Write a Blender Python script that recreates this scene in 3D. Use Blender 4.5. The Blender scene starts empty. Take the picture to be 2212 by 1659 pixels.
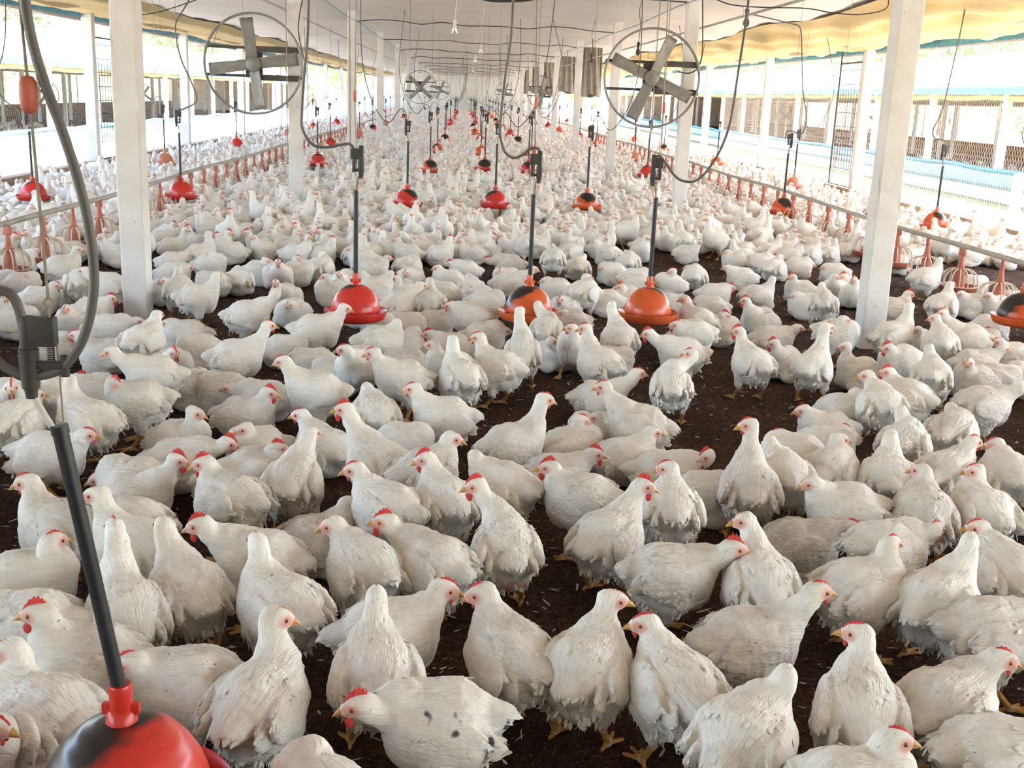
import bpy, bmesh, math, random
import numpy as np
from mathutils import Matrix, Vector
SC = bpy.context.scene; COL = SC.collection
PI = math.pi

# ---------------------------------------------------------------- camera (solved from the two rows of posts: 7.53 m bays, eye at 1.65 m)
FPX, PITCH, YAW, ROLL, EYE, CAMX = 2419.5, .2519, .0503, .0409, 1.65, -.355
cy, sy, cp, sp = math.cos(YAW), math.sin(YAW), math.cos(PITCH), math.sin(PITCH)
FWD = np.array([sy*cp, cy*cp, -sp]); R0 = np.array([cy, -sy, 0.]); D0 = -np.array([sy*sp, cy*sp, cp])
RGT = math.cos(ROLL)*R0-math.sin(ROLL)*D0; DWN = math.sin(ROLL)*R0+math.cos(ROLL)*D0
CAMP = np.array([CAMX, 0, EYE])
cam = bpy.data.cameras.new('camera'); cam.sensor_width = 36; cam.lens = FPX/2212*36; cam.clip_end = 600; cam.clip_start = .05
cob = bpy.data.objects.new('camera', cam); COL.objects.link(cob); SC.camera = cob
M = Matrix(((RGT[0], -DWN[0], -FWD[0], CAMX), (RGT[1], -DWN[1], -FWD[1], 0), (RGT[2], -DWN[2], -FWD[2], EYE), (0, 0, 0, 1))); cob.matrix_world = M
def ray(u, v): return FWD+RGT*(u-1106)/FPX+DWN*(v-829.5)/FPX
def atz(u, v, z): d = ray(u, v); return CAMP+d*((z-EYE)/d[2])
def aty(u, v, y): d = ray(u, v); return CAMP+d*(y/d[1])
def px(P):
    p = np.asarray(P)-CAMP; d = p@FWD; return 1106+FPX*(p@RGT)/d, 829.5+FPX*(p@DWN)/d
def depth(P): return float((np.asarray(P)-CAMP)@FWD)

# ---------------------------------------------------------------- daylight and exposure
SC.view_settings.view_transform = 'Standard'; SC.view_settings.look = 'None'; SC.view_settings.gamma = 1; SC.view_settings.use_curve_mapping = False
SC.view_settings.exposure = 2.2
w = bpy.data.worlds.new('sky'); SC.world = w; w.use_nodes = True
nt = w.node_tree; bg = nt.nodes['Background']; sky = nt.nodes.new('ShaderNodeTexSky'); sky.sky_type = 'NISHITA'
sky.sun_disc = False; sky.sun_elevation = math.radians(62); sky.sun_rotation = math.radians(70); sky.dust_density = 3.0; sky.air_density = 1.0; sky.ozone_density = 1.0
nt.links.new(sky.outputs[0], bg.inputs[0]); bg.inputs[1].default_value = .55
sl = bpy.data.lights.new('sun', 'SUN'); sl.energy = 7.5; sl.angle = math.radians(.6); sl.color = (1, .96, .9)
so = bpy.data.objects.new('sun', sl); COL.objects.link(so)
so.rotation_euler = Vector((-.52, -.22, -1.0)).to_track_quat('-Z', 'Y').to_euler()
so.location = (20, 20, 30)
SC.cycles.max_bounces = 7; SC.cycles.diffuse_bounces = 6; SC.cycles.transparent_max_bounces = 8; SC.cycles.caustics_reflective = False; SC.cycles.caustics_refractive = False
SC.cycles.sample_clamp_indirect = 8; SC.cycles.use_denoising = True

# ---------------------------------------------------------------- materials
class Mat:
    def __init__(s, name, rough=.6, spec=.3):
        s.m = bpy.data.materials.new(name); s.m.use_nodes = True; s.t = s.m.node_tree; s.b = s.t.nodes['Principled BSDF']
        s.b.inputs['Roughness'].default_value = rough; s.b.inputs['Specular IOR Level'].default_value = spec
        s.tc = s.t.nodes.new('ShaderNodeTexCoord')
    def n(s, ty, **kw):
        x = s.t.nodes.new(ty)
        for k, v in kw.items():
            if k in x.inputs: x.inputs[k].default_value = v
            else: setattr(x, k, v)
        return x
    def l(s, a, b): s.t.links.new(a, b)
    def obj(s, rnd=0.0, scale=(1, 1, 1)):
        mp = s.n('ShaderNodeMapping'); mp.inputs['Scale'].default_value = scale; s.l(s.tc.outputs['Object'], mp.inputs[0])
        if rnd:
            oi = s.n('ShaderNodeObjectInfo'); mu = s.n('ShaderNodeMath', operation='MULTIPLY'); mu.inputs[1].default_value = rnd; s.l(oi.outputs['Random'], mu.inputs[0])
            cb = s.n('ShaderNodeCombineXYZ')
            for i in range(3): s.l(mu.outputs[0], cb.inputs[i])
            s.l(cb.outputs[0], mp.inputs['Location'])
        return mp.outputs[0]
    def noise(s, vec, scale, detail=3, rough=.55):
        x = s.n('ShaderNodeTexNoise'); x.inputs['Scale'].default_value = scale; x.inputs['Detail'].default_value = detail; x.inputs['Roughness'].default_value = rough
        s.l(vec, x.inputs['Vector']); return x.outputs['Fac']
    def ramp(s, fac, a, b):
        x = s.n('ShaderNodeMapRange'); x.inputs['From Min'].default_value = a; x.inputs['From Max'].default_value = b; s.l(fac, x.inputs['Value']); return x.outputs[0]
    def mul(s, a, b):
        x = s.n('ShaderNodeMath', operation='MULTIPLY')
        for i, q in enumerate((a, b)):
            if isinstance(q, (int, float)): x.inputs[i].default_value = q
            else: s.l(q, x.inputs[i])
        return x.outputs[0]
    def mix(s, fac, a, b):
        x = s.n('ShaderNodeMix', data_type='RGBA')
        for sock, q in ((x.inputs[0], fac), (x.inputs[6], a), (x.inputs[7], b)):
            if isinstance(q, (tuple, list)): sock.default_value = (*q, 1)
            elif isinstance(q, (int, float)): sock.default_value = q
            else: s.l(q, sock)
        return x.outputs[2]
    def color(s, c):
        if isinstance(c, tuple): s.b.inputs['Base Color'].default_value = (*c, 1)
        else: s.l(c, s.b.inputs['Base Color'])
        return s
    def bump(s, h, strength=.3, dist=.01):
        x = s.n('ShaderNodeBump'); x.inputs['Strength'].default_value = strength; x.inputs['Distance'].default_value = dist; s.l(h, x.inputs['Height']); s.l(x.outputs[0], s.b.inputs['Normal']); return s

def plain(name, c, rough=.6, spec=.3, var=.25, scale=12, rnd=7.0, bump=0.0):
    m = Mat(name, rough, spec); v = m.obj(rnd); f = m.noise(v, scale, 4)
    m.color(m.mix(m.ramp(f, .35, .7), c, tuple(x*(1-var) for x in c)))
    if bump: m.bump(f, bump, .01)
    return m.m

def make_materials():
    G = {}
    m = Mat('plumage', .8, .18); v = m.obj(31.0)
    at = m.n('ShaderNodeAttribute', attribute_name='mask'); sep = m.n('ShaderNodeSeparateColor'); m.l(at.outputs['Color'], sep.inputs[0])
    fl = m.n('ShaderNodeAttribute', attribute_name='flow')
    c = m.mix(m.ramp(m.noise(v, 6, 3), .35, .7), (.88, .85, .775), (.83, .775, .67))
    dirt = m.mul(m.ramp(m.noise(v, 11, 5, .62), .54, .76), .42); c = m.mix(dirt, c, (.46, .36, .24)); c = m.mix(m.mul(m.mul(at.outputs['Alpha'], m.ramp(m.noise(v, 14, 4), .3, .6)), .8), c, (.40, .32, .25))
    mps = m.n('ShaderNodeMapping'); mps.inputs['Scale'].default_value = (30, 300, 1); m.l(fl.outputs['Vector'], mps.inputs[0])
    streak = m.noise(mps.outputs[0], 1.0, 3)
    c = m.mix(m.mul(m.ramp(streak, .52, .78), .34), c, (.52, .44, .35))
    spk = m.mul(m.ramp(m.noise(v, 105, 2), .665, .70), m.ramp(m.noise(v, 7, 2), .54, .66)); c = m.mix(m.mul(spk, .8), c, (.07, .055, .045))
    c = m.mix(m.mul(sep.outputs[2], .6), c, (.62, .24, .2))
    facec = m.mix(m.noise(v, 60, 2), (.78, .40, .31), (.66, .15, .11)); c = m.mix(m.mul(sep.outputs[1], .75), c, facec)
    legc = m.mix(m.noise(v, 45, 3), (.56, .31, .075), (.40, .19, .06)); c = m.mix(sep.outputs[0], c, legc)
    hb = m.n('ShaderNodeMath', operation='ADD'); m.l(m.mul(streak, .35), hb.inputs[0])
    mps2 = m.n('ShaderNodeMapping'); mps2.inputs['Scale'].default_value = (34, 75, 1); m.l(fl.outputs['Vector'], mps2.inputs[0]); m.l(m.noise(mps2.outputs[0], 1.0, 2), hb.inputs[1])
    m.color(c); m.bump(hb.outputs[0], .75, .010); G['plumage'] = m.m
    spot = m.m.copy(); spot.name = 'spotted_plumage'; G['spotted'] = spot
    t = spot.node_tree; bs = t.nodes['Principled BSDF']; old = bs.inputs['Base Color'].links[0].from_socket
    tc = t.nodes.new('ShaderNodeTexCoord'); no = t.nodes.new('ShaderNodeTexNoise'); no.inputs['Scale'].default_value = 17; no.inputs['Detail'].default_value = 1.5; t.links.new(tc.outputs['Object'], no.inputs['Vector'])
    mr = t.nodes.new('ShaderNodeMapRange'); mr.inputs['From Min'].default_value = .66; mr.inputs['From Max'].default_value = .70; t.links.new(no.outputs['Fac'], mr.inputs['Value'])
    mx = t.nodes.new('ShaderNodeMix'); mx.data_type = 'RGBA'; t.links.new(mr.outputs[0], mx.inputs[0]); t.links.new(old, mx.inputs[6]); mx.inputs[7].default_value = (.10, .10, .105, 1); t.links.new(mx.outputs[2], bs.inputs['Base Color'])
    G['comb'] = plain('comb_skin', (.72, .06, .045), .5, .4, .3, 70, 5, .2)
    G['palecomb'] = plain('pale_comb_skin', (.74, .16, .10), .5, .4, .3, 70, 5, .2)
    G['beak'] = plain('beak_horn', (.66, .36, .10), .4, .4, .35, 60, 5)
    G['eye'] = plain('eye_dark', (.02, .014, .012), .1, .6, .1); G['iris'] = plain('eye_iris', (.42, .17, .05), .3, .4, .2)
    m = Mat('litter', .95, .1); v = m.obj()
    c = m.mix(m.ramp(m.noise(v, 34, 6, .75), .36, .66), (.030, .0165, .0105), (.175, .092, .056))
    c = m.mix(m.mul(m.ramp(m.noise(v, 2.6, 5), .42, .62), .65), c, (.035, .020, .014))
    c = m.mix(m.ramp(m.noise(v, 85, 3), .63, .69), c, (.42, .32, .23))
    m.color(c).bump(m.noise(v, 55, 5, .75), 1.0, .03); G['litter'] = m.m
    m = Mat('limewashed_concrete', .85, .2); v = m.obj(9.0)
    c = m.mix(m.ramp(m.noise(v, 3.5, 5), .4, .7), (.74, .72, .69), (.66, .62, .57)); c = m.mix(m.ramp(m.noise(v, 40, 3), .70, .76), c, (.24, .2, .17))
    m.color(c).bump(m.noise(v, 30, 5), .35, .01); G['post'] = m.m
    m = Mat('white_ceiling_tarp', .8, .2); v = m.obj(0, (1, 1, 1))
    c = m.mix(m.ramp(m.noise(v, .7, 4), .35, .7), (.73, .69, .66), (.65, .61, .58)); m.color(c)
    v2 = m.obj(0, (.6, 2.2, 1)); m.bump(m.noise(v2, 2.2, 4), .35, .06); G['tarp'] = m.m
    m = Mat('yellow_tarp', .7, .25); v = m.obj(3.0, (1, .7, 1)); f = m.noise(v, 5, 5, .6)
    m.color(m.mix(m.ramp(f, .3, .7), (.60, .44, .16), (.54, .43, .26))); m.bump(f, .5, .05); G['yellow'] = m.m
    G['brick'] = plain('brown_low_wall', (.42, .32, .23), .9, .1, .4, 5, 3)
    G['curtain'] = plain('pale_cyan_curtain', (.26, .42, .46), .6, .3, .15, 3, 3)
    G['barnceil'] = plain('beige_ceiling', (.58, .52, .44), .9, .1, .2, 3, 3)
    G['beige'] = plain('beige_tarp', (.62, .53, .38), .8, .2, .25, 6, 3, .4)
    G['greycloth'] = plain('grey_cloth', (.40, .36, .31), .9, .1, .3, 5, 3, .3)
    G['blue'] = plain('blue_tarp', (.12, .40, .50), .55, .3, .25, 5, 3)
    G['paleblue'] = plain('pale_blue_tarp', (.07, .29, .46), .6, .3, .2, 3, 3)
    G['wood'] = plain('weathered_wood', (.46, .37, .30), .85, .2, .4, 8, 3, .3)
    G['darkwood'] = plain('dark_eave', (.17, .13, .13), .8, .2, .3, 8, 3)
    G['curb'] = plain('beige_plaster', (.52, .40, .28), .9, .15, .3, 5, 3, .4)
    G['ground'] = plain('pale_sand', (.66, .58, .46), .95, .1, .2, .7, 0, .3)
    G['grass'] = plain('dry_grass', (.20, .21, .10), .95, .1, .5, 6, 0, .5)
    G['roof'] = plain('pale_roof_sheet', (.70, .68, .66), .6, .3, .12, .5, 3)
    G['white'] = plain('white_paint', (.80, .79, .77), .7, .3, .12, 6, 3)
    G['brown'] = plain('brown_curtain', (.74, .62, .50), .9, .1, .25, 3, 3)
    G['metal'] = plain('galvanised_steel', (.27, .26, .24), .5, .5, .25, 9, 3); G['metal'].node_tree.nodes['Principled BSDF'].inputs['Metallic'].default_value = .25
    G['darkmetal'] = plain('dark_steel', (.075, .065, .058), .6, .4, .3, 14, 3)
    G['wire'] = plain('wire_galvanised', (.46, .38, .29), .5, .5, .2, 20, 3)
    G['cable'] = plain('black_cable', (.05, .045, .045), .55, .4, .3, 20, 3)
    G['hose'] = plain('grey_hose', (.13, .125, .115), .45, .4, .3, 8, 3)
    G['cord'] = plain('hemp_cord', (.38, .32, .25), .9, .1, .3, 60, 3)
    G['rod'] = plain('black_pipe', (.025, .027, .03), .4, .45, .4, 30, 3)
    G['valve'] = plain('dark_valve_plastic', (.055, .05, .045), .55, .4, .4, 25, 3)
    G['whitetube'] = plain('white_tube', (.72, .70, .66), .5, .4, .15, 20, 3)
    G['orangetube'] = plain('orange_tube', (.75, .30, .12), .5, .4, .2, 20, 3)
    G['ringred'] = plain('faded_red_plastic', (.62, .16, .10), .5, .4, .25, 25, 3)
    for nm, base in (('red', (.62, .035, .022)), ('orange', (.66, .11, .025)), ('faded', (.62, .22, .13))):
        m = Mat(nm+'_plastic', .28, .5); v = m.obj(5.0)
        at = m.n('ShaderNodeAttribute', attribute_name='soot')
        c = m.mix(m.ramp(m.noise(v, 9, 4), .4, .75), base, tuple(x*.78 for x in base))
        c = m.mix(m.mul(m.ramp(m.noise(v, 60, 3), .68, .75), .5), c, (.6, .4, .3))
        c = m.mix(m.ramp(at.outputs['Fac'], .3, .75), c, (.022, .016, .014)); m.color(c); G[nm] = m.m
    G['feeder'] = plain('terracotta_plastic', (.50, .155, .085), .5, .4, .25, 14, 4)
    G['feedline'] = plain('galvanised_feed_pipe', (.43, .40, .34), .55, .4, .25, 8, 3)
    G['grill'] = plain('pale_grill_plastic', (.74, .62, .48), .5, .4, .2, 20, 3)
    G['leaf'] = plain('leaf_green', (.20, .30, .09), .7, .3, .45, 3, 3)
    G['bark'] = plain('bark', (.22, .16, .11), .9, .1, .4, 8, 3)
    G['downfeather'] = plain('loose_feather', (.62, .57, .50), .9, .1, .25, 30, 0)
    m = Mat('clear_glass', .05, .5); m.color((.92, .93, .92)); m.b.inputs['Transmission Weight'].default_value = .9; m.b.inputs['IOR'].default_value = 1.1; G['glass'] = m.m
    return G
G = make_materials()

# ---------------------------------------------------------------- mesh helpers
class MB:
    """Collects boxes, tubes, lathes and sheets that become ONE mesh."""
    def __init__(s): s.v = []; s.f = []; s.mi = []; s.att = None
    def add(s, V, F, mi=0):
        o = len(s.v); s.v += [tuple(map(float, x)) for x in V]; s.f += [tuple(int(i)+o for i in q) for q in F]; s.mi += [mi]*len(F); return s
    def box(s, lo, hi, mi=0, Mx=None, bev=0.0):
        (x0, y0, z0), (x1, y1, z1) = lo, hi
        if bev:
            bm = bmesh.new(); bmesh.ops.create_cube(bm, size=1)
            for q in bm.verts: q.co = Vector(((x0+x1)/2+q.co.x*(x1-x0), (y0+y1)/2+q.co.y*(y1-y0), (z0+z1)/2+q.co.z*(z1-z0)))
            bmesh.ops.bevel(bm, geom=bm.edges[:], offset=bev, segments=2, affect='EDGES', profile=.6)
            bm.verts.index_update(); V = [Mx@q.co if Mx else q.co for q in bm.verts]; F = [[q.index for q in f.verts] for f in bm.faces]; bm.free(); return s.add(V, F, mi)
        V = [Vector((x, y, z)) for x in (x0, x1) for y in (y0, y1) for z in (z0, z1)]
        if Mx: V = [Mx@q for q in V]
        return s.add(V, [(0, 1, 3, 2), (4, 6, 7, 5), (0, 4, 5, 1), (2, 3, 7, 6), (0, 2, 6, 4), (1, 5, 7, 3)], mi)
    def tube(s, pts, r, n=6, mi=0, cap=True, smooth=0):
        P = [np.array(p, float) for p in pts]
        if smooth:
            Q = []
            for i in range(len(P)-1):
                p0, p1, p2, p3 = P[max(i-1, 0)], P[i], P[i+1], P[min(i+2, len(P)-1)]
                for k in range(smooth):
                    t = k/smooth; Q.append(.5*((2*p1)+(-p0+p2)*t+(2*p0-5*p1+4*p2-p3)*t*t+(-p0+3*p1-3*p2+p3)*t**3))
            P = Q+[P[-1]]
        rr = r if hasattr(r, '__len__') else None; V = []; a = None
        for i, p in enumerate(P):
            d = P[min(i+1, len(P)-1)]-P[max(i-1, 0)]; d = d/(np.linalg.norm(d)+1e-12)
            if a is None: a = np.cross(d, np.array([.13, .21, 1.]) if abs(d[2]) < .9 else np.array([1., .2, 0]))
            a = a-d*(a@d); a = a/(np.linalg.norm(a)+1e-12); b = np.cross(d, a)
            ri = (rr[0]+(rr[1]-rr[0])*i/(len(P)-1)) if rr else r
            for k in range(n): an = 2*PI*k/n; V.append(p+ri*(a*math.cos(an)+b*math.sin(an)))
        F = [(i*n+k, i*n+(k+1) % n, (i+1)*n+(k+1) % n, (i+1)*n+k) for i in range(len(P)-1) for k in range(n)]
        if cap: F += [tuple(range(n))[::-1], tuple((len(P)-1)*n+k for k in range(n))]
        return s.add(V, F, mi)
    def lathe(s, prof, n=24, c=(0, 0, 0), mi=0, Mx=None):
        V, F = lathe_pts(prof, n); V = [Vector(q) for q in V]
        if Mx: V = [Mx@q for q in V]
        return s.add([(q[0]+c[0], q[1]+c[1], q[2]+c[2]) for q in V], F, mi)
    def sheet(s, fn, nu, nv, mi=0):
        V = [fn(i/nu, j/nv) for i in range(nu+1) for j in range(nv+1)]
        return s.add(V, [(i*(nv+1)+j, (i+1)*(nv+1)+j, (i+1)*(nv+1)+j+1, i*(nv+1)+j+1) for i in range(nu) for j in range(nv)], mi)
    def build(s, name, mats, parent=None, smooth=None, attr=None):
        me = bpy.data.meshes.new(name); me.from_pydata(s.v, [], s.f)
        for m in (mats if isinstance(mats, (list, tuple)) else [mats]): me.materials.append(m)
        if any(s.mi): me.polygons.foreach_set('material_index', s.mi)
        if attr is not None: a = me.attributes.new(attr[0], 'FLOAT', 'POINT'); a.data.foreach_set('value', attr[1])
        me.update()
        if smooth is not None:
            me.polygons.foreach_set('use_smooth', [True]*len(me.polygons))
            try: me.set_sharp_from_angle(angle=math.radians(smooth))
            except Exception: pass
        o = bpy.data.objects.new(name, me); COL.objects.link(o)
        if parent: o.parent = parent
        return o
def lathe_pts(prof, n=12):
    V = [(r*math.cos(2*PI*k/n), r*math.sin(2*PI*k/n), z) for r, z in prof for k in range(n)]
    F = [(i*n+k, i*n+(k+1) % n, (i+1)*n+(k+1) % n, (i+1)*n+k) for i in range(len(prof)-1) for k in range(n)]
    return np.array(V), np.array(F)
def thing(name, label, cat, loc=(0, 0, 0), rz=0.0, group=None):
    o = bpy.data.objects.new(name, None); COL.objects.link(o); o.empty_display_size = .1; o.location = loc; o.rotation_euler = (0, 0, rz)
    return tag(o, label, cat, group)
def tag(o, label, cat, group=None):
    o['label'] = label; o['category'] = cat
    if group: o['group'] = group
    return o
def struct(o): o['kind'] = 'structure'; return o
def copy_tree(src, loc, rz=0.0, label=None, group=None):
    r = src.copy(); COL.objects.link(r); r.location = loc; r.rotation_euler = (0, 0, rz)
    if label: r['label'] = label
    if group: r['group'] = group
    for ch in src.children:
        c = ch.copy(); COL.objects.link(c); c.parent = r
        for g in ch.children: d = g.copy(); COL.objects.link(d); d.parent = c
    return r
# ---------------------------------------------------------------- chickens: one continuous surface from blended volumes
def vnoise(p, seed=0):
    p = np.asarray(p, np.float32); i = np.floor(p).astype(np.int64); f = (p - i).astype(np.float32); f = f*f*(3-2*f)
    def hsh(x, y, z):
        n = (x*374761393 + y*668265263 + z*2147483647 + seed*974711) & 0xffffffff
        n = ((n ^ (n >> 13))*1274126177) & 0xffffffff
        return ((n ^ (n >> 16)) & 0xffff).astype(np.float32)/65535.0
    r = 0
    for a in (0, 1):
        for b in (0, 1):
            for c in (0, 1):
                w = (f[:, 0] if a else 1-f[:, 0])*(f[:, 1] if b else 1-f[:, 1])*(f[:, 2] if c else 1-f[:, 2])
                r = r + w*hsh(i[:, 0]+a, i[:, 1]+b, i[:, 2]+c)
    return r*2-1

def rot_y(a):
    c, s = math.cos(a), math.sin(a); return np.array([[c, 0, -s], [0, 1, 0], [s, 0, c]])   # nose (+x) up for a > 0
def rot_z(a):
    c, s = math.cos(a), math.sin(a); return np.array([[c, -s, 0], [s, c, 0], [0, 0, 1]])
def rot_x(a):
    c, s = math.cos(a), math.sin(a); return np.array([[1, 0, 0], [0, c, -s], [0, s, c]])

class Ell:
    def __init__(s, c, r, M=None, k=.03):
        s.c = np.array(c, float); s.r = np.array(r, float); s.M = np.eye(3) if M is None else M; s.k = k
        ext = np.sqrt((s.M**2) @ (s.r**2)); s.lo, s.hi = s.c-ext, s.c+ext
    def d(s, P):
        q = ((P - s.c) @ s.M).astype(np.float32); r = s.r.astype(np.float32)
        k0 = np.sqrt(((q/r)**2).sum(-1)); k1 = np.sqrt(((q/(r*r))**2).sum(-1))+1e-9
        return k0*(k0-1)/k1
class Cone:
    def __init__(s, a, b, ra, rb, k=.02):
        s.a, s.b = np.array(a, float), np.array(b, float); s.ra, s.rb, s.k = ra, rb, k
        s.lo = np.minimum(s.a-ra, s.b-rb); s.hi = np.maximum(s.a+ra, s.b+rb)
    def d(s, P):
        ab = s.b-s.a; L2 = float(ab@ab)+1e-12
        t = np.clip(((P-s.a)@ab)/L2, 0, 1).astype(np.float32)
        q = P-s.a-t[..., None]*ab
        return (np.sqrt((q*q).sum(-1))-(s.ra+(s.rb-s.ra)*t)).astype(np.float32)
def smin(a, b, k):
    h = np.maximum(k-np.abs(a-b), 0)/k
    return np.minimum(a, b)-h*h*k*.25

def sdf_at(prims, P):
    d = np.full(P.shape[:-1], .3, np.float32)
    for p in prims: d = smin(d, p.d(P), p.k)
    return d

def surface(prims, vox):
    lo = np.min([p.lo for p in prims], 0)-2.5*vox; hi = np.max([p.hi for p in prims], 0)+2.5*vox
    n = np.ceil((hi-lo)/vox).astype(int)+1
    D = np.full(n, .3, np.float32)
    ax = [(lo[i]+vox*np.arange(n[i])).astype(np.float32) for i in range(3)]
    for p in prims:
        m = p.k+2*vox
        a = np.clip(np.floor((p.lo-m-lo)/vox).astype(int), 0, n); b = np.clip(np.ceil((p.hi+m-lo)/vox).astype(int)+1, 0, n)
        sl = tuple(slice(a[i], b[i]) for i in range(3))
        G = np.stack(np.meshgrid(ax[0][sl[0]], ax[1][sl[1]], ax[2][sl[2]], indexing='ij'), -1)
        D[sl] = smin(D[sl], p.d(G), p.k)
    S = D < 0
    nx, ny, nz = n-1
    acc = np.zeros((nx, ny, nz, 3), np.float32); cnt = np.zeros((nx, ny, nz), np.float32)
    off = [(a, b, c) for a in (0, 1) for b in (0, 1) for c in (0, 1)]
    def corner(A, o): return A[o[0]:o[0]+nx, o[1]:o[1]+ny, o[2]:o[2]+nz]
    for o in off:
        for axis in range(3):
            if o[axis]: continue
            e = list(o); e[axis] = 1
            da, db = corner(D, o), corner(D, e); cr = corner(S, o) != corner(S, e)
            t = np.where(cr, da/(da-db+1e-12), 0)
            for i in range(3): acc[..., i] += np.where(cr, o[i]+(t if i == axis else 0), 0)
            cnt += cr
    used = cnt > 0
    idx = np.full((nx, ny, nz), -1, np.int64); ii = np.argwhere(used); idx[used] = np.arange(len(ii))
    V = (ii+acc[used]/cnt[used][:, None])*vox+lo
    F = []
    for axis in range(3):
        o1, o2 = [(1, 2), (2, 0), (0, 1)][axis]
        s0 = [slice(1, -1)]*3; s0[axis] = slice(0, -1); s1 = list(s0); s1[axis] = slice(1, None)
        A, B = S[tuple(s0)], S[tuple(s1)]; w = np.argwhere(A != B)
        if not len(w): continue
        pos = w.copy(); pos[:, o1] += 1; pos[:, o2] += 1
        flip = A[tuple(w.T)]
        def at(d1, d2):
            q = pos.copy(); q[:, o1] += d1; q[:, o2] += d2; return idx[tuple(q.T)]
        q = np.stack([at(-1, -1), at(0, -1), at(0, 0), at(-1, 0)], 1)
        q[~flip] = q[~flip][:, ::-1]; F.append(q)
    F = np.concatenate(F)
    return V.astype(np.float32), F

def face_normals_v(V, F):
    a, b, c, d = (V[F[:, i]] for i in range(4)); fn = np.cross(c-a, d-b); N = np.zeros_like(V)
    for i in range(4): np.add.at(N, F[:, i], fn)
    return N/(np.linalg.norm(N, axis=1, keepdims=True)+1e-12)

def bez(p, t):
    a, b, c, d = (np.array(x, float) for x in p); u = 1-t; return a*u**3+3*b*u*u*t+3*c*u*t*t+d*t**3

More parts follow.
